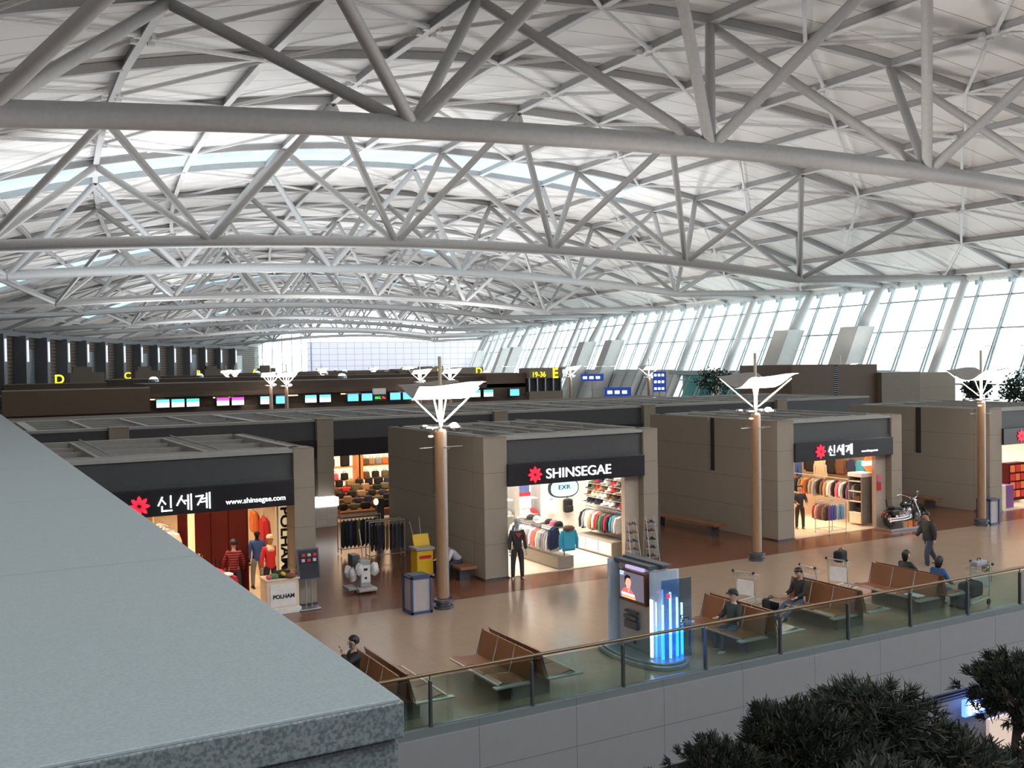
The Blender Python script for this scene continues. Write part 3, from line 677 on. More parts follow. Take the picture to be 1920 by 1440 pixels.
# up-lights on the block roofs
mat('upl_glow', (1, 1, 1), .4, emit=(.85, .9, 1), es=9); mat('upl_warm', (1, 1, 1), .4, emit=(1, .92, .75), es=5)
UP = [(4.4, 62, 3.6, 0), (9.65, 64.4, 3.52, 1), (14.6, 64.6, 3.52, 1), (17.2, 65, 3.55, 0), (24.66, 64.4, 3.52, 1), (34.2, 65, 3.55, 1), (45.5, 64.6, 3.52, 1), (50.5, 66, 3.55, 1), (21.5, 64.4, 3.52, 1), (63.2, 60.5, 5.6, 0)]
UPL = ['at the left end of the brown roof', 'left of the monitors', 'second left of the monitors', 'large, under the pink monitors', 'below the blue monitors', 'right of the big lamp canopy', 'below the letter E block', 'right of the letter E block', 'small, below the first lamp post pair', 'near the tall brown block']
for (x, y, z, wm), lb in zip(UP, UPL):
    T = thing('roof_uplight', 'glowing round uplight on the flat roof, ' + lb, 'uplight', (x, y, z), 0, 'uplights on the flat roofs')
    r = .55 if not wm else .42
    MB().lathe([(r, -.12), (r, .02), (r * .9, .05)], n=16, sx=1.5 if wm else 1).build('housing', 'steel', T, True)
    MB().ball((0, 0, .04), r * .8, 12, sx=1.5 if wm else 1, sz=.35).build('lens', 'upl_warm' if wm else 'upl_glow', T, True)
    if MB and z < 5: area('uplight', (x, y, z + .4), (math.pi, 0, 0), 1.0, 1.0, 600, (.95, .97, 1))
for s, u in ((104, 10), (101, 30), (101, 48), (144, 12), (144, 32), (144, 50), (187, 15), (187, 35), (187, 55), (230, 25), (230, 50)):
    p = M(s, u, 5.6); T = thing('roof_uplight', 'small glowing uplight on the dark roof of check in island %s, %s' % ({104: 'E', 101: 'E', 144: 'D', 187: 'C', 230: 'B'}[s], 'left part' if u < 20 else 'middle' if u < 40 else 'right part'), 'uplight', p, 0, 'distant uplights on the islands')
    MB().lathe([(.5, -.25), (.5, .02), (.45, .05)], n=12).build('housing', 'steel', T); MB().ball((0, 0, .05), .4, 10, sz=.5).build('lens', 'upl_glow', T, True)
    area('uplight', p + Vector((0, 0, .5)), (math.pi, 0, 0), 1, 1, 1300, (.95, .97, 1))
# ================================================================== benches
mat('seat_wood', (.23, .095, .04), .35); mat('seat_wood_dark', (.1, .05, .035), .4); mat('bench_stone', (.16, .15, .14), .6); mat('alu', (.55, .53, .48), .35, .6)
def bench(x, y, label):
    T = thing('seat_bench', label, 'bench', (x, y, 0), 0, 'double rows of wooden waiting seats')
    for sg in (-1, 1):
        for k in range(3):
            ya = -1.08 + k * .72
            sb = MB().ext([(.06, .42), (.3, .40), (.55, .42), (.78, .455), (.86, .43), (.86, .45), (.78, .48), (.55, .445), (.3, .425), (.06, .445)], (0, ya + .02, 0), (sg, 0, 0), (0, 0, 1), (0, .68, 0))
            sb.build('seat', 'seat_wood', T)
            MB().ext([(.22, .42), (.1, .96), (.07, .96), (.17, .42)], (0, ya + .02, 0), (sg, 0, 0), (0, 0, 1), (0, .68, 0)).build('backrest', ['seat_wood'], T)
        for k in range(4):
            ya = -1.08 + k * .72
            MB().path([(sg * .82, ya, .44), (sg * .24, ya, .42), (sg * .08, ya, .97)], .014, 6).build('arm_strip', 'alu' if k in (1, 2) else 'steel_dark', T)
        MB().bx(min(sg * .86, sg * .9), max(sg * .86, sg * .9), -1.08, 1.08, .42, .455).build('front_rail', 'alu', T)
    for sg in (-1, 1): MB().bx(min(sg * .2, sg * 1.0), max(sg * .2, sg * 1.0), -1.2, -1.05, .4, .43).build('end_shelf', 'alu', T)
    MB().bx(-.45, .45, -.8, .8, 0, .34).bx(-.3, .3, -.9, .9, .34, .4).build('base', 'bench_stone', T)
    return T
bench(7.3, 18.3, 'double bench of wooden seats half hidden by the granite parapet')
bench(10.15, 18.25, 'empty double bench of wooden seats left of the video kiosk')
bench(16.3, 18.2, 'double bench of wooden seats with the man in a cap')
bench(19.5, 18.5, 'double bench of wooden seats with the man in a black top')
bench(22.65, 18.6, 'double bench of wooden seats with the person in blue')
# wooden slab benches along the shop walls
def slab_bench(x, y0, y1, label):
    T = thing('slab_bench', label, 'bench', (x, y0, 0))
    MB().bx(-.28, .28, 0, y1 - y0, .38, .46).build('slab', 'seat_wood', T, bevel=.01)
    for yy in (.3, y1 - y0 - .6): MB().bx(-.18, .18, yy, yy + .3, 0, .38).build('support', 'steel_dark', T)
slab_bench(13.95, 27.6, 30.2, 'dark wooden slab bench at the foot of the SHINSEGAE shop side wall')
slab_bench(25.5, 29.4, 33.6, 'long dark wooden slab bench by the blank side wall in shade')
slab_bench(37.9, 29.4, 32.6, 'wooden slab bench behind the motorcycle by the side wall')
# ================================================================== video kiosk
mat('acrylic', (.5, .58, .66), .12, .4); mat('kiosk_silver', (.42, .46, .5), .3, .6); mat('kiosk_dark', (.08, .1, .12), .3, .3)
mat('neon_blue', (.1, .4, 1), .4, emit=(.03, .28, 1), es=9); mat('neon_white', (.9, .95, 1), .4, emit=(.8, .9, 1), es=2.6)
glass_mat('acrylic_clear', (.55, .7, .9), .12)
K = thing('video_kiosk', 'silver kiosk with television screen and blue neon tubes by the railing', 'kiosk', (13.75, 18.55, 0))
b = MB(); base = []
for i in range(28):
    t = 2 * math.pi * i / 28; base.append((.72 * math.copysign(abs(math.cos(t)) ** .8, math.cos(t)), 1.32 * math.copysign(abs(math.sin(t)) ** .9, math.sin(t))))
b.ext(base, (0, 0, 0), (1, 0, 0), (0, 1, 0), (0, 0, .1)); b.ext([(p * .9, q * .93) for p, q in base], (0, 0, .1), (1, 0, 0), (0, 1, 0), (0, 0, .05)); b.build('base', 'kiosk_silver', K, bevel=.02)
b = MB().bx(-.12, .3, -.62, .72, .15, 2.05); b.build('cabinet', 'kiosk_silver', K, bevel=.02)
b = MB().bx(-.17, .35, -.5, .85, 2.05, 2.13); b.bx(.05, .3, -.7, .8, 2.13, 2.17); b.build('top_cap', 'kiosk_dark', K, bevel=.01)
for yy, hh in ((.86, 2.1), (-.74, 2.05)):
    b = MB(); pts = [(-.34, 0), (-.3, .06), (0, .1), (.4, .08), (.48, 0), (.4, -.04), (0, -.02), (-.26, -.03)]
    b.ext(pts, (0, yy, .15), (1, 0, 0), (0, 1, 0), (0, 0, hh - .15)); b.build('side_fin', 'acrylic', K, True)
for xx, yy, z1 in ((-.2, .92, 1.55), (-.32, -.78, 1.45)): MB().tube((xx, yy, .2), (xx, yy, z1), .035, 8).build('white_tube', 'neon_white', K, True)
for xx, yy, z1, mm in ((-.12, -.92, 1.35, 'neon_blue'), (.1, -.9, 1.6, 'neon_white'), (.32, -.86, 1.45, 'neon_white'), (.5, -.8, 1.3, 'neon_blue')):
    MB().tube((xx, yy, .8), (xx, yy, z1), .025, 8).build('upper_tube', 'neon_white', K, True)
    MB().tube((xx, yy, .15), (xx, yy, .8), .032, 8).build('lower_tube', mm if mm == 'neon_blue' else 'neon_blue' if xx > .2 else mm, K, True)
b = MB().bx(-.2, .62, -1.0, -.98, .15, 1.9); b.build('acrylic_sheet', 'acrylic_clear', K)
TVm = bpy.data.materials.new('tv_picture'); TVm.use_nodes = True
mat('tv_frame', (.12, .05, .03), .3); mat('tv_bg', (.05, .05, .07), .4, emit=(.16, .15, .2), es=.8); mat('tv_skin', (.8, .4, .28), .4, emit=(.9, .42, .28), es=.9); mat('tv_red', (.9, .1, .1), .4, emit=(1, .12, .1), es=1.1); mat('tv_white', (.8, .8, .9), .4, emit=(.75, .8, .95), es=1)
mat('tv_hair', (.01, .01, .01), .4); mat('tv_blue', (.3, .5, .9), .4, emit=(.4, .55, 1), es=.9); mat('tv_yellow', (.8, .6, .2), .4, emit=(.9, .65, .2), es=.9)
TV = bpy.data.objects.new('television', None); COL.objects.link(TV); TV.parent = K
MB().bx(-.24, -.12, -.45, .55, 1.22, 1.95).build('frame', 'tv_frame', TV, bevel=.01)
b = MB().bx(-.247, -.24, -.4, .5, 1.3, 1.9, 0)
def tvp(pts, d, m): b.ext(pts, (-.247 - d, 0, 0), (0, 1, 0), (0, 0, 1), (.002, 0, 0), m)
tvp([(.5, 1.8), (.5, 1.9), (.32, 1.9), (.36, 1.8)], .001, 4)
tvp([(.42, 1.3), (.44, 1.42), (.36, 1.5), (.2, 1.56), (.05, 1.5), (-.06, 1.4), (-.1, 1.3)], .002, 2)
tvp([(.43, 1.36), (.44, 1.42), (-.06, 1.42), (-.08, 1.36)], .004, 3); tvp([(.43, 1.31), (.43, 1.34), (-.09, 1.34), (-.1, 1.31)], .004, 6)
tvp([(.24, 1.53), (.24, 1.6), (.1, 1.6), (.1, 1.52)], .005, 1); tvp([(.28, 1.62), (.29, 1.74), (.22, 1.8), (.12, 1.79), (.06, 1.7), (.08, 1.6), (.15, 1.56), (.22, 1.57)], .006, 1)
tvp([(.3, 1.68), (.31, 1.78), (.22, 1.84), (.1, 1.82), (.08, 1.76), (.2, 1.77), (.26, 1.72), (.27, 1.64)], .007, 5); tvp([(-.2, 1.3), (-.2, 1.9), (-.24, 1.9), (-.24, 1.3)], .003, 0)
tvp([(.14, 1.5), (.16, 1.44), (.18, 1.5)], .006, 3)
b.build('screen_picture', ['tv_bg', 'tv_skin', 'tv_red', 'tv_white', 'tv_blue', 'tv_hair', 'tv_yellow'], TV)
MB().bx(-.2, -.12, -.3, .35, 1.97, 2.04).build('name_plate', mat('plate_lilac', (.6, .55, .8), .4, emit=(.7, .6, 1), es=.5), K)
b = MB().bx(-.2, -.12, -.05, .42, .95, 1.0).bx(-.22, -.12, -.05, .42, .82, .9).bx(-.2, -.12, -.05, .42, .6, .78); b.build('keypad_shelf', 'kiosk_dark', K)
MB().tube((-.13, .1, .3), (-.15, .1, .3), .04, 10).build('lock', 'steel_dark', K)
b = MB()
for sg in (-1, 1): b.box((.25 * 0 - .02, -1.005, 1.55), (.13, .012, .03), 0, 0, 0, sg * .8)
b.build('red_cross_mark', 'red_glow', K)
text_obj('side_lettering', 'LINE', .14, 'kiosk_dark', K, (.3, -1.01, 1.1), (math.pi / 2, math.pi / 2, 0))
# ================================================================== bins
mat('bin_blue', (.06, .09, .2), .4, .3); mat('bin_panel', (.42, .38, .38), .3)
for (x, y), lb, pm in (((11.1, 25.1), 'blue framed litter bin with pale panels beside the nearest lamp post', 'bin_panel'), ((36.15, 25.75), 'pale panelled litter bin beside the right lamp post', 'bin_panel')):
    T = thing('litter_bin', lb, 'bin', (x, y, 0), 0)
    b = MB()
    for a in (-.28, .28):
        for c in (-.28, .28): b.bx(a - .03, a + .03, c - .03, c + .03, 0, 1.0)
    b.bx(-.31, .31, -.31, .31, 0, .07).bx(-.31, .31, -.31, .31, .95, 1.0); b.build('frame', 'bin_blue', T)
    MB().bx(-.26, .26, -.26, .26, .07, .95).build('side_panel', pm, T); MB().bx(-.24, .24, -.24, .24, 1.0, 1.03).build('lid', 'kiosk_dark', T)
# ================================================================== goods
CC = {'white': (.8, .8, .8), 'cream': (.75, .68, .52), 'grey': (.3, .31, .33), 'black': (.015, .015, .018), 'navy': (.03, .04, .1), 'red': (.6, .03, .04), 'pink': (.75, .15, .25), 'orange': (.75, .2, .05),
      'brown': (.16, .08, .04), 'tan': (.4, .27, .15), 'green': (.1, .22, .1), 'blue': (.05, .12, .4), 'sky blue': (.05, .38, .55), 'purple': (.2, .08, .25), 'yellow': (.75, .55, .05), 'olive': (.15, .14, .07), 'khaki': (.35, .3, .2), 'silver': (.5, .5, .52)}
for k, c in CC.items(): mat('cloth ' + k, c, .85)
def setmat(o, m):
    o.material_slots[0].link = 'OBJECT'; o.material_slots[0].material = MATS[m]
ORD = ['first', 'second', 'third', 'fourth', 'fifth', 'sixth', 'seventh', 'eighth', 'ninth', 'tenth', 'eleventh', 'twelfth', 'thirteenth', 'fourteenth', 'fifteenth', 'sixteenth', 'seventeenth', 'eighteenth', 'nineteenth', 'twentieth']
def puff(b, outl, t, k=.82, m=0, o=(0, 0, 0)):
    cx = sum(p[0] for p in outl) / len(outl); cz = sum(p[1] for p in outl) / len(outl); N = len(outl)
    r0 = [(o[0] + x, o[1], o[2] + z) for x, z in outl]
    r1 = [(o[0] + cx + (x - cx) * k, o[1] - t, o[2] + cz + (z - cz) * k) for x, z in outl]; r2 = [(a, 2 * o[1] - y, c) for a, y, c in r1]
    fs = [(i, (i + 1) % N, N + (i + 1) % N, N + i) for i in range(N)] + [(i, (i + 1) % N, 2 * N + (i + 1) % N, 2 * N + i) for i in range(N)]
    fs += [tuple(range(N, 2 * N)), tuple(range(2 * N, 3 * N))]
    return b.add(r0 + r1 + r2, fs, m)
def garment_mesh(kind):
    b = MB()
    if kind == 'trousers': puff(b, [(-.18, -.05), (.18, -.05), (.2, -1.0), (.06, -1.0), (.0, -.35), (-.06, -1.0), (-.2, -1.0)], .04, .8)
    elif kind == 'coat':
        puff(b, [(-.07, -.06), (.07, -.06), (.22, -.13), (.27, -1.1), (-.27, -1.1), (-.22, -.13)], .07, .8)
        for s in (-1, 1): b.path([(s * .2, 0, -.15), (s * .28, .0, -.45), (s * .3, 0, -.8)], [.06, .06, .045], 8)
    else:
        puff(b, [(-.07, -.06), (.07, -.06), (.2, -.12), (.22, -.4), (.21, -.68), (-.21, -.68), (-.22, -.4), (-.2, -.12)], .06, .82)
        for s in (-1, 1): b.path([(s * .18, 0, -.14), (s * .26, .0, -.36), (s * .27, 0, -.62)], [.055, .055, .035], 8)
    return b
GP = {}
for kd in ('shirt', 'coat', 'trousers'):
    r = garment_mesh(kd).build('hanging_' + kd, 'cloth white', None, True); tag(r, '-', 'clothing')
    MB().path([(-.17, 0, -.09), (0, 0, -.03), (.17, 0, -.09)], .008, 5).path([(0, 0, -.03), (0, 0, .02), (.02, 0, .05), (0, 0, .07)], .005, 5).build('hanger', 'steel', r); GP[kd] = r
GUSED = set()
def hang(kd, loc, rz, col, label, group, sc=1):
    if kd in GUSED: r = copy_thing(GP[kd], loc, rz)
    else: r = GP[kd]; GUSED.add(kd); r.location = loc; r.rotation_euler = (0, 0, rz)
    r.scale = (sc,) * 3; r['label'] = label; r['group'] = group; setmat(r, 'cloth ' + col); return r
def rack_row(p, q, n, cols, kd, where, group, sc=1, side=None):
    p = Vector(p); q = Vector(q); d = q - p; ang = math.atan2(d.y, d.x) + math.pi / 2
    for i in range(n):
        c = cols[i % len(cols)]; pt = p + d * (i + .5) / n
        hang(kd, pt + Vector((0, 0, -.06)), ang + random.uniform(-.12, .12), c, '%s %s hanging %s, %s from the far end' % (c, {'shirt': 'top', 'coat': 'long coat', 'trousers': 'trousers'}[kd], where, ORD[i]), group, sc * random.uniform(.93, 1.05))
# ---------- cap
def cap_proto():
    b = MB(); b.lathe([(.1, 0), (.098, .04), (.08, .08), (.045, .105), (.004, .112)], n=12, sy=1.12)
    r = b.build('baseball_cap', 'cloth white', None, True); tag(r, '-', 'cap')
    v = [(.085 * math.cos(t), -.085 * math.sin(t) - .02, 0) for t in [math.pi * i / 8 for i in range(9)]]
    v2 = [(.088 * math.cos(t) , -.19 * math.sin(t) ** .8 - .02, -.012 * math.sin(t)) for t in [math.pi * i / 8 for i in range(9)]]
    b = MB().add(v + v2, [(i, i + 1, 10 + i, 9 + i) for i in range(8)]); b.add([(x, y, z + .008) for x, y, z in v + v2], [(i, i + 1, 10 + i, 9 + i) for i in range(8)])
    b.build('visor', 'cloth white', r); return r
CP = cap_proto(); cpu = [0]
def cap(loc, rz, col, label, group, tilt=0):
    if cpu[0]: r = copy_thing(CP, loc, rz)
    else: r = CP; cpu[0] = 1; r.location = loc
    r.rotation_euler = (tilt, 0, rz); r.scale = (1.4,) * 3; r['label'] = label; r['group'] = group; setmat(r, 'cloth ' + col)
    for ch in r.children: setmat(ch, 'cloth ' + col)
# ---------- SHINSEGAE cap shop interior (front y=27.4, x 14.4..21.05)
T = thing('cap_shelf', 'stepped cap shelves on the right wall of the cap shop', 'shelves', (20.5, 28.3, 0))
for k in range(5):
    z = 1.66 + k * .24; xx = -.02 + k * .02
    MB().box((xx - .14, 1.1, z), (.34, 2.3, .02), 0, 0, 0, -.35).build('shelf', 'white_wall', T)
MB().bx(.1, .18, 0, 2.3, .5, 2.9).build('back_panel', 'white_wall', T)
MB().tube((-.3, 0, 1.5), (-.3, 2.3, 1.5), .015, 6).build('clothes_rail', 'steel', T)
for k in range(5):
    z = 1.66 + k * .24
    for i in range(9):
        c = random.choice(['white', 'white', 'cream', 'black', 'grey', 'red', 'navy', 'green', 'tan', 'brown'] if k < 4 else ['brown', 'grey', 'cream', 'black'])
        cap((20.36 + k * .02, 28.45 + i * .25, z + .03), math.radians(-90 + random.uniform(-15, 15)), c, '%s cap, %s from the front on the %s shelf of the cap wall' % (c, ORD[i], ['lowest', 'second lowest', 'middle', 'second highest', 'highest'][k]), 'caps on the wall shelves', )
rack_row((20.15, 30.5, 1.52), (20.15, 28.25, 1.52), 15, ['black', 'grey', 'white', 'cream', 'tan', 'white', 'red', 'brown', 'green', 'navy', 'red', 'black', 'sky blue', 'grey', 'white'], 'shirt', 'on the side rail below the caps', 'tops on the side rail of the cap shop', 1.05)
T = thing('storage_cabinet', 'low pale cabinet under the hanging tops of the cap shop', 'cabinet', (19.95, 28.15, 0))
MB().bx(-.3, .45, 0, 2.4, .06, .55).build('body', 'shop_stone', T); MB().bx(-.28, .43, .02, 2.38, 0, .06).build('plinth', 'steel_dark', T)
for k in range(3): MB().bx(-.32, -.3, .03 + k * .8, .78 + k * .8, .1, .52).build('door', 'white_wall', T)
T = thing('display_rack', 'long island rack with cap shelf and tops in the cap shop', 'rack', (17.45, 27.7, 0))
MB().bx(-.3, .3, -.1, 3.0, .04, .42).build('base', 'shop_stone', T)
b = MB()
for yy in (0, 1.45, 2.9): b.beam((0, yy, .4), (0, yy, 1.32), .04, .04)
b.tube((-.22, -.05, 1.28), (-.22, 2.95, 1.28), .015, 6).tube((.22, -.05, 1.28), (.22, 2.95, 1.28), .015, 6); b.bx(-.2, .2, 0, 2.9, 1.32, 1.35); b.build('frame', 'steel', T)
rack_row((17.23, 30.5, 1.3), (17.23, 27.9, 1.3), 16, ['white', 'black', 'sky blue', 'cream', 'grey', 'white', 'silver', 'grey', 'white', 'pink', 'orange', 'white', 'silver', 'grey', 'silver', 'white'], 'shirt', 'on the island rack', 'tops on the island rack of the cap shop', 1.0)
r = hang('shirt', (17.5, 27.5, 1.42), 0, 'sky blue', 'bright blue padded jacket at the front end of the island rack', 'jackets at the rack end', 1.2)
r = hang('shirt', (17.15, 27.85, 1.45), .5, 'navy', 'dark jacket just behind the bright blue one on the rack end', 'jackets at the rack end', 1.2)
MB().lathe([(.05, .0), (.17, .03), (.2, .1), (.13, .16), (.05, .15)], (17.5, 27.47, 1.26), 12).build('fur_collar', 'cloth brown').parent = None
fc = bpy.data.objects['fur_collar']; fc.parent = [o for o in bpy.data.objects if o.get('label', '').startswith('bright blue padded')][0]; fc.location = (-17.5 / 1.2 - .0, -27.5 / 1.2, -1.42 / 1.2); fc.scale = (1 / 1.2,) * 3
for i, (dy, c) in enumerate(((.2, 'black'), (.5, 'pink'), (.8, 'black'), (1.2, 'cream'), (1.6, 'grey'), (2.0, 'black'), (2.4, 'cream'))):
    cap((17.45, 27.8 + dy, 1.36), random.uniform(-2.5, -.5), c, '%s cap, %s from the front on top of the island rack' % (c, ORD[i]), 'caps on the island rack')
def mannequin_bust(): pass
T = thing('display_niche', 'tall lit white wall niches at the back left of the cap shop', 'display', (16.3, 33.0, 0))
mat('lit_white', (1, 1, 1), .5, emit=(1, .97, .95), es=1.3); mat('poster_blue', (.1, .15, .4), .5)
for i in range(4):
    x = i * 1.05
    MB().bx(x, x + .18, -.45, .2, .02, 2.95).build('divider', 'steel_top', T)
    MB().bx(x + .2, x + 1.0, .1, .16, 1.2, 2.9).build('lit_panel', 'lit_white', T)
    b = MB().bx(x + .2, x + 1.0, -.4, .1, 1.0, 1.05).bx(x + .2, x + 1.0, -.4, .1, 1.6, 1.63); b.build('niche_shelf', 'white_wall', T)
    b = MB(); b.bx(x + .3, x + .9, .04, .09, 1.7, 2.15, i % 2); b.bx(x + .25, x + .95, .03, .09, 1.65, 1.8, 1 - i % 2); b.build('poster', ['poster_blue', 'cloth red'], T)
for i in range(12):
    c = random.choice(['white', 'cream', 'red', 'navy', 'grey', 'white'])
    cap((16.65 + (i % 3) * .26 + (i // 3) * 1.05, 32.75, 1.06), random.uniform(-.4, .4), c, '%s cap, %s from the left in the lit niches' % (c, ORD[i]), 'caps in the lit niches')
T = thing('display_wall', 'pale partition carrying two backpacks in the cap shop', 'partition', (19.5, 31.6, 0)); MB().bx(-.5, .85, 0, .12, .02, 2.4).build('panel', 'white_wall', T); MB().bx(-.5, .85, -.05, 0, 2.35, 2.4).build('cap_rail', 'steel', T)
def backpack(loc, c, label):
    T = thing('backpack', label, 'backpack', loc, 0)
    MB().box((0, -.13, .25), (.34, .22, .5)).build('body', 'cloth ' + c, T, bevel=.07); MB().box((0, -.27, .16), (.26, .1, .24)).build('pocket', 'cloth ' + c, T, bevel=.04)
    MB().path([(-.05, -.1, .5), (0, -.1, .57), (.05, -.1, .5)], .012, 6).build('strap_loop', 'cloth black', T)
backpack((19.33, 31.6, 1.15), 'white', 'white backpack hanging on the partition of the cap shop'); backpack((20.02, 31.6, 1.15), 'black', 'black backpack hanging right of the white one')
mat('oval_glow', (.5, .8, .9), .4, emit=(.55, .9, 1), es=1.15); mat('oval_rim', (.02, .08, .1), .4); mat('oval_ink', (.02, .12, .25), .4)
T = thing('hanging_sign', 'oval lit pale blue sign reading EXR inside the cap shop', 'sign', (17.65, 27.95, 2.27))
ov = lambda w, h: [(w * math.copysign(abs(math.cos(t)) ** .7, math.cos(t)), h * math.copysign(abs(math.sin(t)) ** .8, math.sin(t))) for t in [2 * math.pi * i / 28 for i in range(28)]]
MB().ext(ov(.56, .31), (0, 0, .31), (1, 0, 0), (0, 0, 1), (0, .12, 0)).build('rim', 'oval_rim', T); MB().ext(ov(.52, .27), (0, -.01, .31), (1, 0, 0), (0, 0, 1), (0, .02, 0)).build('lit_face', 'oval_glow', T)
text_obj('lettering', 'EXR', .2, 'oval_ink', T, (-.25, -.03, .28), sx=1.3)
b = MB().tube((-.3, .05, .6), (-.3, .05, .72), .01, 5).tube((.3, .05, .6), (.3, .05, .72), .01, 5); b.build('hanger_rod', 'steel', T)
# shoe racks
for k, (x, lb) in enumerate(((19.75, 'left'), (20.5, 'right'))):
    T = thing('shoe_rack', 'wire shoe rack at the shop corner, %s of the two' % lb, 'rack', (x, 27.1, 0), 0, 'wire shoe racks by the SHINSEGAE shop')
    for sx in (-.2, .2): MB().path([(sx, -.22, 0), (sx * .8, .05, 1.5), (sx * .8, .12, 1.5), (sx, .2, 0)], .014, 6).build('side_frame', 'alu', T)
    for j in range(5):
        z = .15 + j * .28; MB().bx(-.2, .2, -.2 + j * .045, .12, z, z + .012).build('shelf', 'steel', T)
        if k == 0 or j < 5:
            for q, sx in enumerate((-.09, .09)):
                S_ = thing('shoe', 'dark shoe, %s one on the %s shelf of the %s wire rack' % (['left', 'right'][q], ['bottom', 'second', 'middle', 'fourth', 'top'][j], lb), 'shoe', (x + sx, 27.1 - .04 + j * .02, z + .013), 0, 'shoes on the wire racks')
                MB().ext([(-.12, 0), (.13, 0), (.13, .04), (.05, .05), (-.02, .085), (-.12, .09)], (-.035, 0, 0), (0, -1, 0), (0, 0, 1), (.07, 0, 0)).build('upper', ['cloth black', 'cloth brown', 'cloth navy'][(j + q) % 3], S_, bevel=.015)
                MB().bx(-.037, .037, -.135, .125, -.005, .012).build('sole', 'cloth silver', S_)
T = thing('pillar_board', 'dark tall notice board leaning on the right corner of the cap shop', 'board', (21.3, 27.7, 0)); MB().bx(0, .06, 0, .6, 0, 1.75).build('board', 'kiosk_dark', T); MB().bx(.02, .1, .02, .58, 0, .05).build('foot', 'steel_dark', T)
# ---------- shop with motorcycle (x 26.5.., front 27.4)
T = thing('clothes_rack', 'chrome wheeled clothes rack standing out at the shop front by the motorcycle', 'rack', (29.55, 27.75, 0))
b = MB()
for a in (-.45, .45):
    for c in (-.35, .35): b.tube((a, c, .08), (a, c, 1.2), .015, 6); b.ball((a, c, .04), .035, 6)
b.path([(-.45, -.35, .15), (.45, -.35, .15), (.45, .35, .15), (-.45, .35, .15)], .015, 6, closed=True).path([(-.45, -.35, 1.2), (.45, -.35, 1.2), (.45, .35, 1.2), (-.45, .35, 1.2)], .015, 6, closed=True)
for i in range(4): b.tube((-.45, -.35 + i * .23, 1.3), (.45, -.35 + i * .23, 1.3), .01, 6)
b.build('frame', 'alu', T)
for i, c in enumerate(['red', 'cream', 'grey', 'red', 'olive', 'khaki', 'brown', 'purple', 'blue', 'purple', 'silver', 'sky blue', 'grey', 'silver']):
    if i < 7: pt = (29.17, 28.05 - i * .09, 1.18); rz = math.pi / 2 * 0 + .1
    else: pt = (29.2 + (i - 7) * .125, 27.45, 1.18); rz = math.pi / 2 - .9
    hang('shirt', pt, rz + random.uniform(-.1, .1), c, '%s top, %s around the chrome rack' % (c, ORD[i]), 'tops on the chrome rack', .95)
T = thing('rail_stand', 'long wall rail of tops at the back of the shop by the motorcycle', 'rail', (32.0, 29.2, 0)); MB().tube((0, -.9, 1.75), (0, 3.2, 1.75), .016, 6).build('rail', 'alu', T)
b = MB(); b.tube((0, -.9, 0), (0, -.9, 1.75), .016, 6).tube((0, 3.2, 0), (0, 3.2, 1.75), .016, 6); b.build('upright', 'alu', T)
rack_row((32.0, 32.3, 1.76), (32.0, 28.6, 1.76), 18, ['black', 'brown', 'black', 'olive', 'orange', 'brown', 'khaki', 'grey', 'black', 'brown', 'tan', 'white', 'black', 'pink', 'white', 'black', 'purple', 'white'], 'shirt', 'on the long wall rail', 'tops on the long wall rail', 1.1)
T = thing('display_cabinet', 'tall wooden display cabinet with open shelves right of the tops', 'cabinet', (31.6, 28.05, 0))
MB().bx(.0, .75, .0, .06, .1, 1.95).bx(.69, .75, 0, .7, .1, 1.95).bx(0, .75, .64, .7, .1, 1.95).build('case', 'brown_light', T)
b = MB().bx(0, .7, .06, .64, .1, .5, 0); b.build('drawer_front', 'cream_wall', T)
b = MB()
for z in (.5, .95, 1.35, 1.75): b.bx(-.02, .7, .05, .65, z, z + .03)
b.bx(-.02, .74, 0, .7, 1.95, 2.1); b.build('shelf', 'white_wall', T)
for i, (c, x, z) in enumerate((('brown', .1, .98), ('tan', .35, .98), ('black', .1, 1.38), ('silver', .38, 1.38), ('black', .15, .53), ('brown', .4, .53))):
    bb = MB().box((0, 0, .1), (.2, .3, .2)).build('handbag', 'cloth ' + c, None, bevel=.03, loc=(31.7 + x, 28.4, z)); tag(bb, '%s handbag on the %s shelf of the wooden cabinet, %s side' % (c, {.98: 'middle', 1.38: 'upper', .53: 'lower'}[z], 'left' if x < .3 else 'right'), 'bag', 'handbags in the cabinet'); MB().path([(0, -.1, .2), (0, -.05, .3), (0, .05, .3), (0, .1, .2)], .01, 6).build('handle', 'cloth ' + c, bb)
for i, (y, c, kd) in enumerate(((33.9, 'black', 'shirt'), (33.1, 'brown', 'shirt'), (32.3, 'blue', 'trousers'), (31.6, 'black', 'shirt'), (31.0, 'cream', 'coat'), (30.4, 'black', 'shirt'), (29.9, 'brown', 'shirt'), (29.3, 'navy', 'shirt'), (28.85, 'sky blue', 'shirt'))):
    hang(kd, (32.45, y, 2.6), math.pi / 2, c, '%s %s high on the right wall of the shop, %s from the far end' % (c, {'shirt': 'top', 'coat': 'coat', 'trousers': 'jeans'}[kd], ORD[i]), 'clothes high on the right wall', 1.15)
hang('trousers', (27.75, 30.4, 1.9), .2, 'blue', 'blue jeans hanging at the left side of the shop behind the suited man', 'jeans display', 1.3)
T = thing('clothes_shelf', 'wooden shelves of folded red clothes at the left of the shop', 'shelves', (26.9, 30.6, 0))
for z in (.5, 1.0, 1.5, 2.0): MB().bx(0, .6, 0, 1.2, z, z + .04).build('shelf', 'orange_wood', T)
MB().bx(0, .6, 1.2, 1.25, 0, 2.5).build('side_panel', 'orange_wood', T)
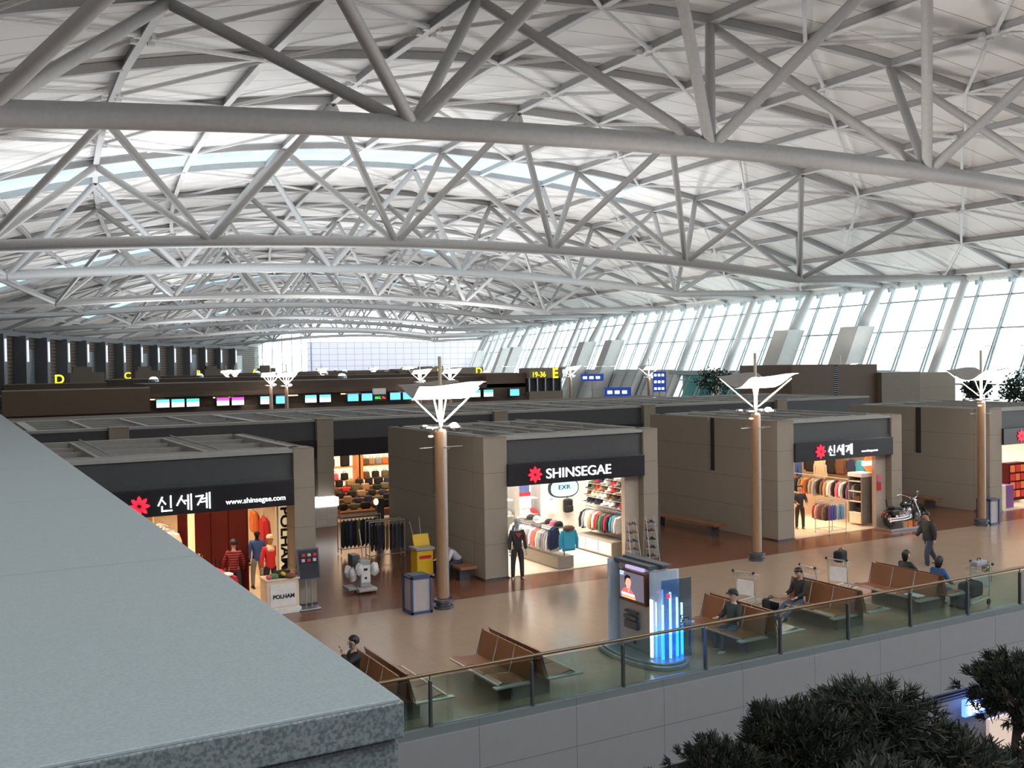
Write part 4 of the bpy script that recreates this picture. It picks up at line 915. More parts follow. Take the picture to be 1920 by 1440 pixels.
for k, z in enumerate((.54, 1.04, 1.54, 2.04)):
    for j in range(2):
        for q in range(3):
            c = ['red', 'orange', 'red', 'tan', 'brown', 'red'][(k + j * 2 + q) % 6]
            o = MB().box((0, 0, .04), (.4, .42, .075)).build('folded_clothes', 'cloth ' + c, None, bevel=.02, loc=(27.2, 30.85 + j * .55, z + q * .08)); tag(o, '%s folded garment, %s of its pile, %s pile on the %s shelf' % (c, ['bottom', 'middle', 'top'][q], ['front', 'rear'][j], ['lowest', 'second', 'third', 'highest'][k]), 'clothing', 'folded garments on wooden shelves')
T = thing('wooden_chest', 'orange wooden chest with round emblem behind the suited man', 'chest', (28.2, 30.0, 0)); MB().bx(-.4, .4, 0, .5, 0, .9).build('body', 'orange_wood', T); MB().bx(-.38, .38, -.02, 0, .5, .86).build('drawer', 'orange_wood', T, bevel=.01); MB().tube((0, -.02, .68), (0, -.05, .68), .12, 14).build('emblem', 'cloth tan', T)
# lit round orange sign with white bar
mat('orange_glow', (1, .2, .05), .5, emit=(1, .12, .02), es=1.4)
T = thing('hanging_sign', 'round orange lit sign with white bar above the wooden cabinet', 'sign', (32.0, 27.95, 2.2))
MB().ext([(.3 * math.cos(t), .33 * math.sin(t)) for t in [2 * math.pi * i / 24 for i in range(24)]], (0, 0, .3), (1, 0, 0), (0, 0, 1), (0, .1, 0)).build('disc', 'orange_glow', T)
MB().bx(-.38, .38, -.03, .12, .22, .4).build('name_bar', 'lit_white', T)
T = thing('wall_notice', 'red and white paper notices on the shop jamb', 'notice', (32.1, 27.62, 1.45)); MB().bx(-.11, .11, 0, .02, 0, .3).build('lower_sheet', 'cloth red', T); MB().bx(-.11, .11, 0, .02, .34, .62).build('upper_sheet', 'cloth pink', T)
# ---------- shop with POLHAM counter (x 2.4.., front 27.4)
mat('dark_red_wood', (.06, .003, .004), .6, spec=.15)
T = thing('folding_door', 'dark red wooden panel doors standing open in the shop', 'door', (6.68, 29.1, 0))
for i in range(4): MB().beam((.9 - i * .32, .0 + i * .85, 1.45), (.9 - (i + 1) * .32 + .02, .83 + i * .85, 1.45), .06, 2.85).build('door_panel', 'dark_red_wood', T)
b = MB()
for i in range(4):
    for j in range(4): b.tube((.86 - i * .32 - j * .08, .05 + i * .85 + j * .2, .1), (.86 - i * .32 - j * .08, .05 + i * .85 + j * .2, 1.0), .012, 5)
b.build('baluster', 'cloth black', T)
T = thing('promotion_counter', 'small cream counter box lettered POLHAM with clothes on top', 'counter', (7.95, 27.2, 0))
MB().bx(-.45, .43, -.3, .35, .14, .9).build('body', 'cream_wall', T); MB().bx(-.5, .48, -.35, .4, 0, .14).build('plinth', 'white_wall', T); MB().bx(-.48, .46, -.33, .38, .9, .95).build('top', 'cream_wall', T, bevel=.01)
MB().bx(-.36, .34, -.32, -.3, .2, .8).build('name_panel', 'white_wall', T); text_obj('lettering', 'POLHAM', .15, 'cloth black', T, (-.3, -.325, .42), depth=.004, sx=1.0, bold=.006)
for i, (x, y, c, w, lb) in enumerate(((-.35, -.15, 'pink', .12, 'red patterned'), (-.2, -.1, 'green', .3, 'green checked'), (.05, -.12, 'black', .34, 'black'), (.1, .1, 'black', .4, 'rear black'), (.3, -.15, 'pink', .16, 'bright pink'), (.38, .08, 'tan', .25, 'tan patterned'), (.03, -.2, 'yellow', .1, 'small yellow'), (.2, -.25, 'brown', .3, 'dark red'))):
    bb = MB(); bb.ball((0, 0, 0), 1, 10, sx=1, sy=1, sz=1)
    o = bb.build('folded_garment', 'cloth ' + c, None, True, loc=(7.95 + x, 27.2 + y, .95 + .045 + (.06 if i in (3, 6) else 0))); o.scale = (w * .6, .16, .055 + .02 * (i % 3)); tag(o, '%s folded garment heaped on the small lettered counter' % lb, 'clothing', 'garments on the lettered counter')
T = thing('wall_banner', 'tall lit cream banner with black vertical letters beside the shop pillar', 'banner', (8.42, 28.18, 0))
mat('banner_cream', (.95, .75, .45), .5, emit=(1, .75, .4), es=.35); MB().bx(-.2, .22, 0, .08, .3, 2.86).build('panel', 'banner_cream', T); MB().bx(-.25, -.2, -.02, .1, 0, 2.86).bx(.22, .27, -.02, .1, 0, 2.86).build('frame', 'cream_wall', T)
text_obj('lettering', 'POLHAM', .36, 'cloth black', T, (-.13, -.015, 2.72), (math.pi / 2, math.pi / 2, 0), depth=.006, sx=1.25, bold=.012)
T = thing('poster_stand', 'black framed product poster on a grey floor stand by the pillar', 'stand', (8.68, 26.98, 0))
MB().bx(-.3, .3, -.2, .2, 0, .05).build('base', 'steel', T, bevel=.01); b = MB().tube((-.08, 0, .05), (-.08, 0, .95), .015, 6).tube((.08, 0, .05), (.08, 0, .95), .015, 6); b.build('post', 'steel', T)
MB().box((0, -.02, 1.25), (.62, .04, .85), 0, 0, -.2).build('frame', 'kiosk_dark', T); b = MB()
mat('poster_ground', (.03, .032, .045), .8, spec=.1)
b.box((0, -.045, 1.25), (.54, .01, .77), 0, 0, -.2)
for i in range(3):
    for j in range(4): b.box((-.16 + i * .16, -.055 - (j - 1.5) * .03, 1.07 + j * .15), (.09, .008, .08), 0, 1 + (i + j) % 2, -.2)
b.build('poster', ['poster_ground', 'cloth silver', 'cloth red'], T)
T = thing('clothes_table', 'display table draped with red cloth and heaped clothes in the shop', 'table', (6.65, 28.5, 0), .12)
MB().add([(-.35, -.3, .88), (.35, -.3, .88), (.35, 1.6, .88), (-.35, 1.6, .88), (-.5, -.5, .1), (.5, -.5, .1), (.45, 1.7, .1), (-.45, 1.7, .1)], [(0, 1, 2, 3), (0, 1, 5, 4), (1, 2, 6, 5), (2, 3, 7, 6), (3, 0, 4, 7)]).build('red_drape', 'cloth red', T)
MB().bx(-.3, .3, -.25, 1.5, 0, .87).build('table_box', 'brown_wall', T)
for i, (x, y, c, lb) in enumerate(((-.15, -.15, 'white', 'front left white'), (.15, -.12, 'white', 'front right white'), (0, .2, 'tan', 'tan'), (.1, .5, 'red', 'red'), (-.12, .6, 'grey', 'grey'), (.05, .95, 'silver', 'pale grey'), (-.1, 1.25, 'pink', 'pink'), (-.25, .3, 'yellow', 'yellow'))):
    o = MB().ball((0, 0, 0), 1, 10).build('folded_garment', 'cloth ' + c, None, True, loc=(6.65 + x - y * .12, 28.5 + y, .93)); o.scale = (.17, .18, .06); tag(o, '%s garment lying on the red draped table' % lb, 'clothing', 'garments on the red draped table')
T = thing('potted_flowers', 'bunch of red and green leaves behind the red draped table', 'plant', (6.15, 29.6, 0)); b = MB()
for i in range(260):
    v = Vector((random.gauss(0, .14), random.gauss(0, .14), 1.0 + random.gauss(0, .15))); d = Vector((random.uniform(-1, 1), random.uniform(-1, 1), random.uniform(-.3, 1))).normalized() * .1; w = d.cross(Vector((0, 0, 1))).normalized() * .03
    b.add([v, v + d * .5 + w, v + d, v + d * .5 - w], [(0, 1, 2, 3)], i % 2)
b.build('foliage', ['cloth orange', 'cloth green'], T); MB().lathe([(.12, .0), (.16, .7), (.14, .7)], n=12).build('pot', 'dark_red_wood', T)
rack_row((5.9, 33.4, 1.9), (5.9, 31.4, 1.9), 8, ['white', 'red', 'silver', 'black', 'white', 'brown', 'pink', 'white'], 'shirt', 'left of the dark red doors', 'tops left of the red doors', 1.1)
hang('shirt', (8.62, 31.1, 2.15), math.pi / 2, 'red', 'bright red jacket hanging in the lit alcove right of the doors', 'jackets in the lit alcove', 1.5); hang('shirt', (8.6, 32.2, 2.2), math.pi / 2, 'orange', 'orange jacket left of the bright red one in the alcove', 'jackets in the lit alcove', 1.2)
MB().bx(6.3, 6.4, 30.5, 31.0, 0, 2.9).build('partition', 'banner_cream'); tag(bpy.data.objects['partition'], 'narrow lit cream partition edge left of the striped man', 'partition')
T = thing('wall_screen_board', 'wide brown board on the back wall left of the shop', 'board', (5.0, 33.9, 1.3)); MB().bx(-.9, .8, 0, .1, 0, 1.1).build('board', 'tan_board' if 'tan_board' in MATS else mat('tan_board', (.3, .17, .08), .6), T); MB().bx(-.95, .85, .02, .12, -.05, 1.15).build('frame', 'cream_wall', T)
# ---------- bag shop at the back (x 14.4..22, front 41)
T = thing('bag_shelf', 'orange framed lit wall shelves of the bag shop', 'shelves', (17.5, 46.6, 0))
for x in (-2.6, -.05, .1 - .0, 2.6): MB().bx(x, x + .22, -.1, .45, 0, 2.9).build('upright', 'orange_wood', T)
for z in (.5, 1.1, 1.75, 2.45): MB().bx(-2.6, 2.8, -.05, .4, z, z + .05).build('shelf', 'orange_wood', T)
MB().bx(-2.6, 2.8, .4, .45, .3, 2.9).build('lit_back', mat('lit_warm', (1, .9, .7), .5, emit=(1, .82, .55), es=1.0), T)
def bag(loc, c, label, w=.4, h=.42, hd=True, nm='travel_bag', grp='bags of the bag shop'):
    r = MB().box((0, 0, h / 2), (w, .24, h)).build(nm, 'cloth ' + c, None, bevel=min(.07, h * .3), loc=loc); tag(r, label, 'bag', grp)
    if hd: MB().path([(-w * .2, 0, h - .02), (-w * .15, 0, h + .09), (w * .15, 0, h + .09), (w * .2, 0, h - .02)], .013, 6).build('handle', 'cloth black', r)
    MB().box((0, -.125, h * .35), (w * .7, .03, h * .45)).build('pocket', 'cloth ' + c, r, bevel=.01)
bag((15.7, 46.7, 1.8), 'red', 'red upright bag on the top shelf of the bag shop', .45, .6); bag((16.3, 46.7, 1.8), 'navy', 'small dark bag between the red and black bags', .25, .42); bag((16.95, 46.7, 1.8), 'black', 'black upright bag on the top shelf of the bag shop', .45, .62)
k = 0
for z, xs, cs in ((2.5, (18.0, 18.4, 18.8, 19.3), ('black', 'tan', 'cream', 'black')), (1.8, (17.95, 18.3, 18.65, 19.0, 19.4), ('brown', 'tan', 'grey', 'orange', 'brown')), (1.15, (15.4, 15.9, 16.4, 16.9, 18.0, 18.5, 19.0, 19.5), ('tan', 'khaki', 'pink', 'black', 'brown', 'black', 'olive', 'purple')), (.55, (15.4, 15.9, 16.5, 17.1, 18.0, 18.6, 19.2), ('brown', 'black', 'red', 'black', 'orange', 'tan', 'brown'))):
    for i, (x, c) in enumerate(zip(xs, cs)):
        bag((x, 46.65, z), c, '%s bag, %s from the left on the %s shelf of the bag shop' % (c, ORD[i], {2.5: 'highest', 1.8: 'upper right', 1.15: 'middle', .55: 'lowest'}[z]), .36, .34)
for r_ in range(5):
    T = thing('display_step', 'dark display step heaped with bags, %s row from the shop front' % ORD[r_], 'step', (16.9, 42.2 + r_ * .8, 0), 0); MB().bx(-1.9, 1.9, -.3, .3, 0, .35 + r_ * .16).build('step_box', 'cloth brown', T); MB().bx(-1.92, 1.92, -.31, -.28, .3 + r_ * .16, .36 + r_ * .16).build('edge_strip', 'orange_wood', T)
    for i in range(8):
        c = random.choice(['black', 'black', 'black', 'brown', 'navy', 'olive', 'grey', 'tan', 'red' if r_ > 2 else 'black'])
        bag((15.2 + i * .5 + random.uniform(-.05, .05), 42.2 + r_ * .8, .36 + r_ * .16), c, '%s soft bag, %s from the left on the %s display step' % (c, ORD[i], ORD[r_]), random.uniform(.34, .46), random.uniform(.22, .36), grp='soft bags on the display steps')
T = thing('cash_desk', 'white drawer desk with lit top at the foot of the pillar', 'desk', (13.9, 40.4, 0)); MB().bx(-.55, .4, 0, .6, 0, .85).build('body', 'white_wall', T); MB().bx(-.6, .45, -.05, .65, .85, 1.2).build('lit_top', 'lit_white', T)
for i in range(3):
    for j in range(2): MB().bx(-.52 + j * .46, -.1 + j * .46, -.02, 0, .05 + i * .27, .28 + i * .27).build('drawer', 'white_wall', T, bevel=.008)
# dark outdoor racks between the shops
for (x, y, n, lb, kd) in ((12.9, 34.0, 10, 'farther dark rack between the shops', 'coat'), (13.2, 32.3, 9, 'nearer dark rack between the shops', 'trousers')):
    T = thing('clothes_rack', 'low chrome clothes rack of dark clothes, %s' % lb, 'rack', (x, y, 0)); b = MB(); w = .75 if kd == 'coat' else .65
    b.tube((-w, 0, 1.35), (w, 0, 1.35), .018, 6).tube((-w, .35, 1.35), (w, .35, 1.35), .018, 6)
    for a in (-w, w):
        for c in (0, .35): b.tube((a, c, .05), (a, c, 1.35), .016, 6)
        b.tube((a, 0, .2), (a, .35, .2), .014, 6)
    b.tube((-w, 0, .2), (w, 0, .2), .014, 6); b.build('frame', 'alu', T)
    for i in range(n):
        c = ['black', 'black', 'navy', 'black', 'olive'][i % 5]
        hang(kd, (x - w + .1 + (2 * w - .2) * i / (n - 1), y, 1.3), math.pi / 2 - .5, c, '%s %s on the %s, %s from the left' % (c, 'coat' if kd == 'coat' else 'trousers', lb, ORD[i]), 'dark clothes on ' + lb, .95)
T = thing('wall_lamp_post', 'short stand with a small glowing head beside the shop side wall', 'lamp', (14.0, 35.3, 0)); MB().tube((0, 0, 0), (0, 0, 1.5), .03, 8).build('pole', 'steel', T); MB().ball((0, 0, 1.6), .1, 8, sz=1.3).build('bulb', 'slot_glow', T)
T = thing('mirror_stand', 'small mirror panel with a painted glow behind the dark racks', 'mirror', (14.9, 37.2, 0)); MB().bx(-.15, .15, 0, .04, .6, 1.4).build('panel', 'lit_warm', T); MB().bx(-.18, .18, -.02, 0, 0, 1.45).build('frame', 'kiosk_dark', T)  # mirror face glows in place of a real reflection
# ---------- right edge shop
T = thing('display_case', 'glowing glass display cases of the shop at the right edge', 'display', (41.5, 29.5, 0)); MB().bx(-1.6, 2.2, 0, .6, 0, .85).build('base', 'cream_wall', T); MB().bx(-1.6, 2.2, 0, .6, .85, 1.25).build('lit_glass', 'lit_warm', T); MB().bx(-1.62, 2.22, -.02, .62, 1.25, 1.28).build('top_rim', 'alu', T)
T = thing('lit_panel_display', 'tall pale blue lit wall panel in the shop at the right edge', 'display', (41.0, 34.3, 0)); MB().bx(-.9, .9, 0, .1, 1.2, 2.9).build('lit_face', 'oval_glow', T)
b = MB()
for z in (1.3, 1.7, 2.1, 2.5): b.bx(-.9, .9, -.2, 0, z, z + .04)
b.build('shelf', 'steel_top', T)
T = thing('promotion_counter', 'small counter with a purple side at the right edge shop front', 'counter', (40.3, 27.9, 0)); MB().bx(-.9, .1, 0, .5, 0, 1.0).build('body', 'cream_wall', T); MB().bx(.1, .6, -.02, .5, 0, 1.0).build('purple_panel', 'cloth purple', T)
T = thing('display_rack', 'narrow rack of red boxes at the right edge shop', 'rack', (42.5, 28.8, 0)); MB().bx(-.6, .6, 0, .4, .1, 1.8).build('body', 'dark_red_wood', T)
b = MB()
for i in range(4):
    for j in range(3): b.bx(-.5 + j * .36, -.22 + j * .36, -.05, 0, .25 + i * .38, .55 + i * .38, (i + j) % 2)
b.build('red_box', ['cloth red', 'cloth orange'], T)
# ================================================================== motorcycle on platform
mat('chrome', (.75, .77, .8), .12, 1.0, spec=.8); mat('tyre', (.015, .015, .015), .7); mat('bike_black', (.01, .01, .012), .2); mat('red_lamp', (.6, .02, .02), .3)
T = thing('display_platform', 'low grey platform under the motorcycle', 'platform', (32.75, 27.0, 0)); MB().bx(-1.3, 1.2, -.5, .33, 0, .1).build('deck', 'steel', T, bevel=.01); MB().bx(-1.25, 1.15, -.45, .28, 0, .03).build('foot', 'steel_dark', T)
BK = thing('motorcycle', 'black and chrome cruiser motorcycle parked on the low grey platform', 'motorcycle', (32.7, 26.95, .1))
def torus(R, r, c, n=28, k=8, sx=1.0):
    b = MB(); b.path([(c[0] + R * math.cos(2 * math.pi * i / n), c[1], c[2] + R * math.sin(2 * math.pi * i / n)) for i in range(n)], r, k, closed=True); return b
for nm, x, R, r in (('rear_wheel', -.82, .24, .085), ('front_wheel', .83, .26, .06)):
    w = torus(R, r, (x, 0, R + r)).build(nm, 'tyre', BK, True); rim = torus(R - r * .7, .018, (x, -.0, R + r)).build('rim', 'chrome', w, True)
    b = MB()
    for i in range(18):
        t = 2 * math.pi * i / 18; b.tube((x, (-1) ** i * .04, R + r), (x + (R - r * .6) * math.cos(t), 0, R + r + (R - r * .6) * math.sin(t)), .005, 4)
    b.tube((x, -.06, R + r), (x, .06, R + r), .05, 10); b.build('spokes', 'chrome', w)
def fender(c, R, a0, a1, w):
    b = MB(); n = 12; pts = []
    for i in range(n + 1):
        t = math.radians(a0 + (a1 - a0) * i / n); pts += [(c[0] + R * math.cos(t), -w, c[1] + R * math.sin(t)), (c[0] + (R + .04) * math.cos(t), -w * .5, c[1] + (R + .04) * math.sin(t)), (c[0] + (R + .04) * math.cos(t), w * .5, c[1] + (R + .04) * math.sin(t)), (c[0] + R * math.cos(t), w, c[1] + R * math.sin(t))]
    b.add(pts, [(i * 4 + j, i * 4 + j + 1, i * 4 + 5 + j, i * 4 + 4 + j) for i in range(n) for j in range(3)]); return b
fender((-.82, .325), .35, 20, 170, .12).build('rear_fender', 'bike_black', BK, True); fender((.83, .32), .34, 20, 150, .09).build('front_fender', 'bike_black', BK, True)
MB().ball((.1, 0, .82), .2, 14, sx=1.5, sy=.75, sz=.65).build('fuel_tank', 'bike_black', BK, True)
b = MB().ball((-.35, 0, .68), .2, 12, sx=1.2, sy=.8, sz=.35).ball((-.72, 0, .76), .16, 12, sx=1.1, sy=.8, sz=.4); b.path([(-.95, 0, .8), (-1.0, 0, 1.0), (-1.0, 0, 1.1)], .03, 6); b.build('seat', 'tyre', BK, True)
for sx, a in ((-.02, -.35), (.2, .35)):
    b = MB()
    for i in range(7): q = Vector((.08 + sx * .6, 0, .42)) + Vector((math.sin(a), 0, math.cos(a))) * (.04 + i * .035); b.box(q, (.16, .17, .018), 0, 0, 0, a)
    b.tube((.08 + sx * .6, 0, .42), Vector((.08 + sx * .6, 0, .42)) + Vector((math.sin(a), 0, math.cos(a))) * .3, .06, 10); b.build('engine_cylinder', 'chrome', BK)
b = MB().tube((.0, -.14, .38), (.0, .14, .38), .13, 14).tube((.22, -.14, .36), (.22, .14, .36), .09, 14).box((-.25, 0, .36), (.28, .22, .18)); b.ball((.12, -.17, .6), .09, 10, sy=.4); b.build('engine_block', 'chrome', BK, True)
for dz in (0, .1): MB().path([(.2, -.16, .45 - dz * .5), (.1, -.18, .3 + dz), (-.3, -.19, .26 + dz), (-1.0, -.2, .27 + dz)], [.03, .035, .045, .05], 10).build('exhaust_pipe', 'chrome', BK, True)
MB().path([(-.8, .0, .33), (-.4, 0, .3), (.35, 0, .22), (.45, 0, .6), (.48, 0, .95), (0, 0, .72), (-.6, 0, .62)], .025, 8).build('frame', 'bike_black', BK, True)
for sy in (-.1, .1): MB().tube((.83, sy, .32), (.45, sy, 1.02), .026, 8).build('fork_leg', 'chrome', BK, True)
MB().path([(.1, -.42, 1.12), (.28, -.36, 1.14), (.42, -.12, 1.06), (.42, .12, 1.06), (.28, .36, 1.14), (.1, .42, 1.12)], .016, 8).build('handlebar', 'chrome', BK, True)
MB().ball((.6, 0, .93), .1, 12).build('headlamp', 'chrome', BK, True)
for sy in (-.4, .4): b = MB().tube((.25, sy, 1.14), (.28, sy, 1.3), .008, 5); b.ball((.28, sy, 1.34), .06, 10, sx=.3, sz=.7); b.build('mirror', 'chrome', BK, True)
MB().ball((-1.2, 0, .58), .05, 8).ball((-1.15, -.15, .55), .04, 8).build('tail_lamp', 'red_lamp', BK, True)
MB().box((-.75, -.2, .58), (.4, .12, .22)).build('saddlebag', 'bike_black', BK, bevel=.04)
for i, (x, c, h) in enumerate(((-.42, 'tan', .24), (-.15, 'orange', .25))):
    o = MB().box((0, 0, h / 2), (.24, .06, h)).build('price_board', 'cloth ' + c, None, loc=(32.7 + x, 26.56, .1)); tag(o, '%s small card leaning before the motorcycle, %s one' % (c, ['left', 'right'][i]), 'card')
o = MB().lathe([(.06, 0), (.09, .16), (.08, .16)], n=10).build('plant_pot', 'cloth orange', None, loc=(32.95, 26.62, .1)); tag(o, 'small pot with green leaves below the motorcycle engine', 'plant')
b = MB()
for i in range(60):
    v = Vector((random.gauss(0, .06), random.gauss(0, .04), .2 + random.gauss(0, .05))); d = Vector((random.uniform(-1, 1), random.uniform(-1, 1), random.random())).normalized() * .07; w = d.cross(Vector((0, 0, 1))).normalized() * .02; b.add([v, v + d * .5 + w, v + d, v + d * .5 - w], [(0, 1, 2, 3)])
b.build('leaves', 'cloth green', o)
# ================================================================== cleaning trolleys
mat('yellow_plastic', (.8, .5, .02), .45); mat('trolley_grey', (.35, .34, .33), .5); mat('plastic_white', (.7, .7, .7), .4)
T = thing('cleaning_cart', 'yellow janitor cart with grey tray beside the bent man', 'cart', (13.05, 29.1, 0))
MB().bx(-.28, .28, -.25, .25, .12, .88).build('waste_bag', 'yellow_plastic', T, bevel=.03); MB().bx(-.32, .32, -.3, .3, .88, .97).build('tray', 'trolley_grey', T, bevel=.02); MB().box((.02, .1, 1.15), (.56, .06, .4), 0, 0, -.3).build('lid', 'yellow_plastic', T, bevel=.03)
MB().bx(-.3, .3, -.27, .27, .05, .12).build('chassis', 'trolley_grey', T)
for a in (-.24, .24):
    for c in (-.2, .2): MB().tube((a - .02, c, .05), (a + .02, c, .05), .05, 10).build('wheel', 'tyre', T)
MB().bx(-.2, .2, -.262, -.25, .62, .72).build('red_label', 'cloth red', T); b = MB().tube((-.1, .2, .9), (-.3, .25, 1.75), .012, 5).tube((.1, .2, .9), (.05, .3, 1.85), .012, 5); b.build('mop_handle', 'alu', T)
T = thing('cleaning_machine', 'upright grey floor cleaning trolley hung with white bags', 'cart', (10.75, 28.15, 0))
MB().bx(-.28, .3, -.3, .2, .05, .16).build('base', 'trolley_grey', T, bevel=.03); MB().bx(-.15, .17, -.1, .12, .16, .95).build('body', 'trolley_grey', T, bevel=.03); MB().bx(-.13, .15, -.12, -.1, .3, .8).build('front_plate', 'plastic_white', T)
b = MB().bx(-.05, .06, -.13, -.12, .65, .72).bx(-.03, .04, -.13, -.12, .4, .46); b.build('black_mark', 'cloth black', T); MB().path([(0, .1, .95), (-.02, .12, 1.3), (-.08, .15, 1.85)], .018, 6).build('long_handle', 'alu', T); MB().bx(-.32, -.08, .1, .5, .75, 1.1).build('bucket', 'kiosk_dark', T, bevel=.02)
for i, (x, y, z) in enumerate(((-.35, 0, .55), (.3, -.02, .65), (.38, .12, .62), (-.42, .2, .6), (-.2, -.15, .72))):
    bb = MB().ball((x, y, z), .15, 10, sx=.8, sy=.7, sz=1.3); bb.v = [(p + random.uniform(-.025, .025), q + random.uniform(-.025, .025), r_ * 1.0 + random.uniform(-.03, .03)) for p, q, r_ in bb.v]; bb.build('plastic_bag', 'plastic_white', T, True)
MB().bx(-.5, -.2, -.05, .5, .1, .16).build('rear_base', 'trolley_grey', T)
for a in (-.22, .24):
    for c in (-.22, .15): MB().tube((a - .02, c, .045), (a + .02, c, .045), .045, 8).build('wheel', 'tyre', T)
# ================================================================== baggage carts
def cart(x, y, rz, label, load=0):
    T = thing('baggage_cart', label, 'cart', (x, y, 0), rz, 'airport baggage carts')
    b = MB(); b.path([(-.28, -.5, .16), (.28, -.5, .16), (.28, .45, .2), (-.28, .45, .2)], .016, 6, closed=True)
    for i in range(5): b.tube((-.2 + i * .1, -.5, .16), (-.2 + i * .1, .45, .2), .01, 5)
    b.build('platform', 'alu', T, True)
    b = MB()
    for s in (-1, 1): b.path([(s * .28, .45, .2), (s * .28, .5, .6), (s * .27, .58, 1.0)], .016, 6)
    b.path([(-.27, .58, 1.0), (-.24, .64, 1.05), (.24, .64, 1.05), (.27, .58, 1.0)], .02, 8); b.build('handle_frame', 'alu', T, True)
    b = MB()
    for i in range(9): b.path([(-.24 + i * .06, .5, 1.0), (-.24 + i * .06, .48, .86), (-.24 + i * .06, .25, .86), (-.24 + i * .06, .22, .95)], .005, 4)
    b.path([(-.26, .5, 1.0), (.26, .5, 1.0), (.26, .22, .95), (-.26, .22, .95)], .01, 5, closed=True); b.build('basket', 'alu', T)
    MB().bx(-.24, .24, .5, .52, .42, .82).build('advert_panel', 'white_wall', T)
    for s in (-1, 1): MB().tube((s * .3 - .02, .4, .08), (s * .3 + .02, .4, .08), .08, 12).build('wheel', 'tyre', T)
    MB().tube((-.02, -.45, .07), (.02, -.45, .07), .07, 12).build('wheel', 'tyre', T); MB().ball((-.3, .62, 1.06), .04, 8).ball((.3, .62, 1.06), .04, 8).build('grip', 'tyre', T)
    return T
cart(19.0, 20.55, 1.9, 'empty baggage cart with white panel behind the man in the black top'); cart(22.3, 20.4, 1.9, 'baggage cart with a black bag left of the pair on the far bench')
cart(23.95, 17.6, -1.4, 'loaded baggage cart parked against the glass railing at right'); cart(20.95, 19.9, 1.5, 'small silver baggage cart between the two right benches')
def lug(loc, d, c, label, rz=0):
    r = MB().box((0, 0, d[2] / 2), d).build('luggage', 'cloth ' + c, None, bevel=min(d) * .25, loc=loc); r.rotation_euler = (0, 0, rz); tag(r, label, 'luggage'); MB().path([(-.08, 0, d[2]), (-.07, 0, d[2] + .06), (.07, 0, d[2] + .06), (.08, 0, d[2])], .012, 5).build('handle', 'tyre', r); return r
lug((21.96, 20.28, .95), (.4, .28, .32), 'black', 'black bag on top of the baggage cart by the far bench', .3); lug((23.95, 17.6, .22), (.7, .42, .42), 'black', 'large black holdall lying on the loaded baggage cart', .15); lug((23.42, 17.45, .0), (.3, .35, .36), 'navy', 'dark rounded bag at the front of the loaded cart', .2)
lug((24.78, 17.7, .5), (.22, .22, .5), 'olive', 'dark shoulder bag hanging from the loaded cart handle', .2); lug((24.4, 17.67, 1.0), (.5, .22, .14), 'grey', 'grey folded jacket over the loaded cart basket', .1)
lug((15.3, 18.9, .46), (.3, .3, .05), 'silver', 'flat grey paper lying on the bench beside the man in a cap', .1)
o = MB().box((0, 0, .015), (.3, .42, .03)).build('newspaper', 'cloth silver', None, loc=(21.9, 17.75, .485)); tag(o, 'white newspaper lying on the near seat of the right bench', 'newspaper')
o = MB().ball((0, 0, .04), .04, 8).build('paper_cup', 'cloth cream', None, True, loc=(20.0, 17.9, .48)); tag(o, 'tiny pale cup on the front seat of the middle bench', 'cup')
lug((19.05, 20.0, .0), (.45, .3, .35), 'black', 'black bag on the floor ahead of the man in the black top', .2)
# ================================================================== people
mat('skin', (.5, .29, .2), .55); mat('hair', (.008, .007, .007), .5); mat('mannequin_grey', (.45, .43, .42), .5)
mat('denim', (.035, .07, .12), .8); mat('denim_dark', (.02, .03, .05), .8); mat('coat_black', (.012, .012, .014), .75); mat('jacket_green', (.02, .03, .028), .8); mat('coat_blue', (.02, .07, .2), .8); mat('shirt_white', (.6, .63, .7), .8)
mat('suit', (.02, .02, .03), .6); mat('stripe_red', (.3, .02, .03), .8)
m = MATS['stripe_red']; n = m.node_tree.nodes; L = m.node_tree.links; tc = n.new('ShaderNodeTexCoord'); sp = n.new('ShaderNodeSeparateXYZ'); L.new(tc.outputs['Object'], sp.inputs[0])
q = n.new('ShaderNodeMath'); q.operation = 'MULTIPLY'; q.inputs[1].default_value = 14; L.new(sp.outputs[2], q.inputs[0]); f = n.new('ShaderNodeMath'); f.operation = 'FRACT'; L.new(q.outputs[0], f.inputs[0]); g = n.new('ShaderNodeMath'); g.operation = 'LESS_THAN'; g.inputs[1].default_value = .5; L.new(f.outputs[0], g.inputs[0])
mx = n.new('ShaderNodeMix'); mx.data_type = 'RGBA'; mx.inputs[6].default_value = (.35, .02, .03, 1); mx.inputs[7].default_value = (.02, .01, .015, 1); L.new(g.outputs[0], mx.inputs[0]); L.new(mx.outputs[2], n['Principled BSDF'].inputs['Base Color'])
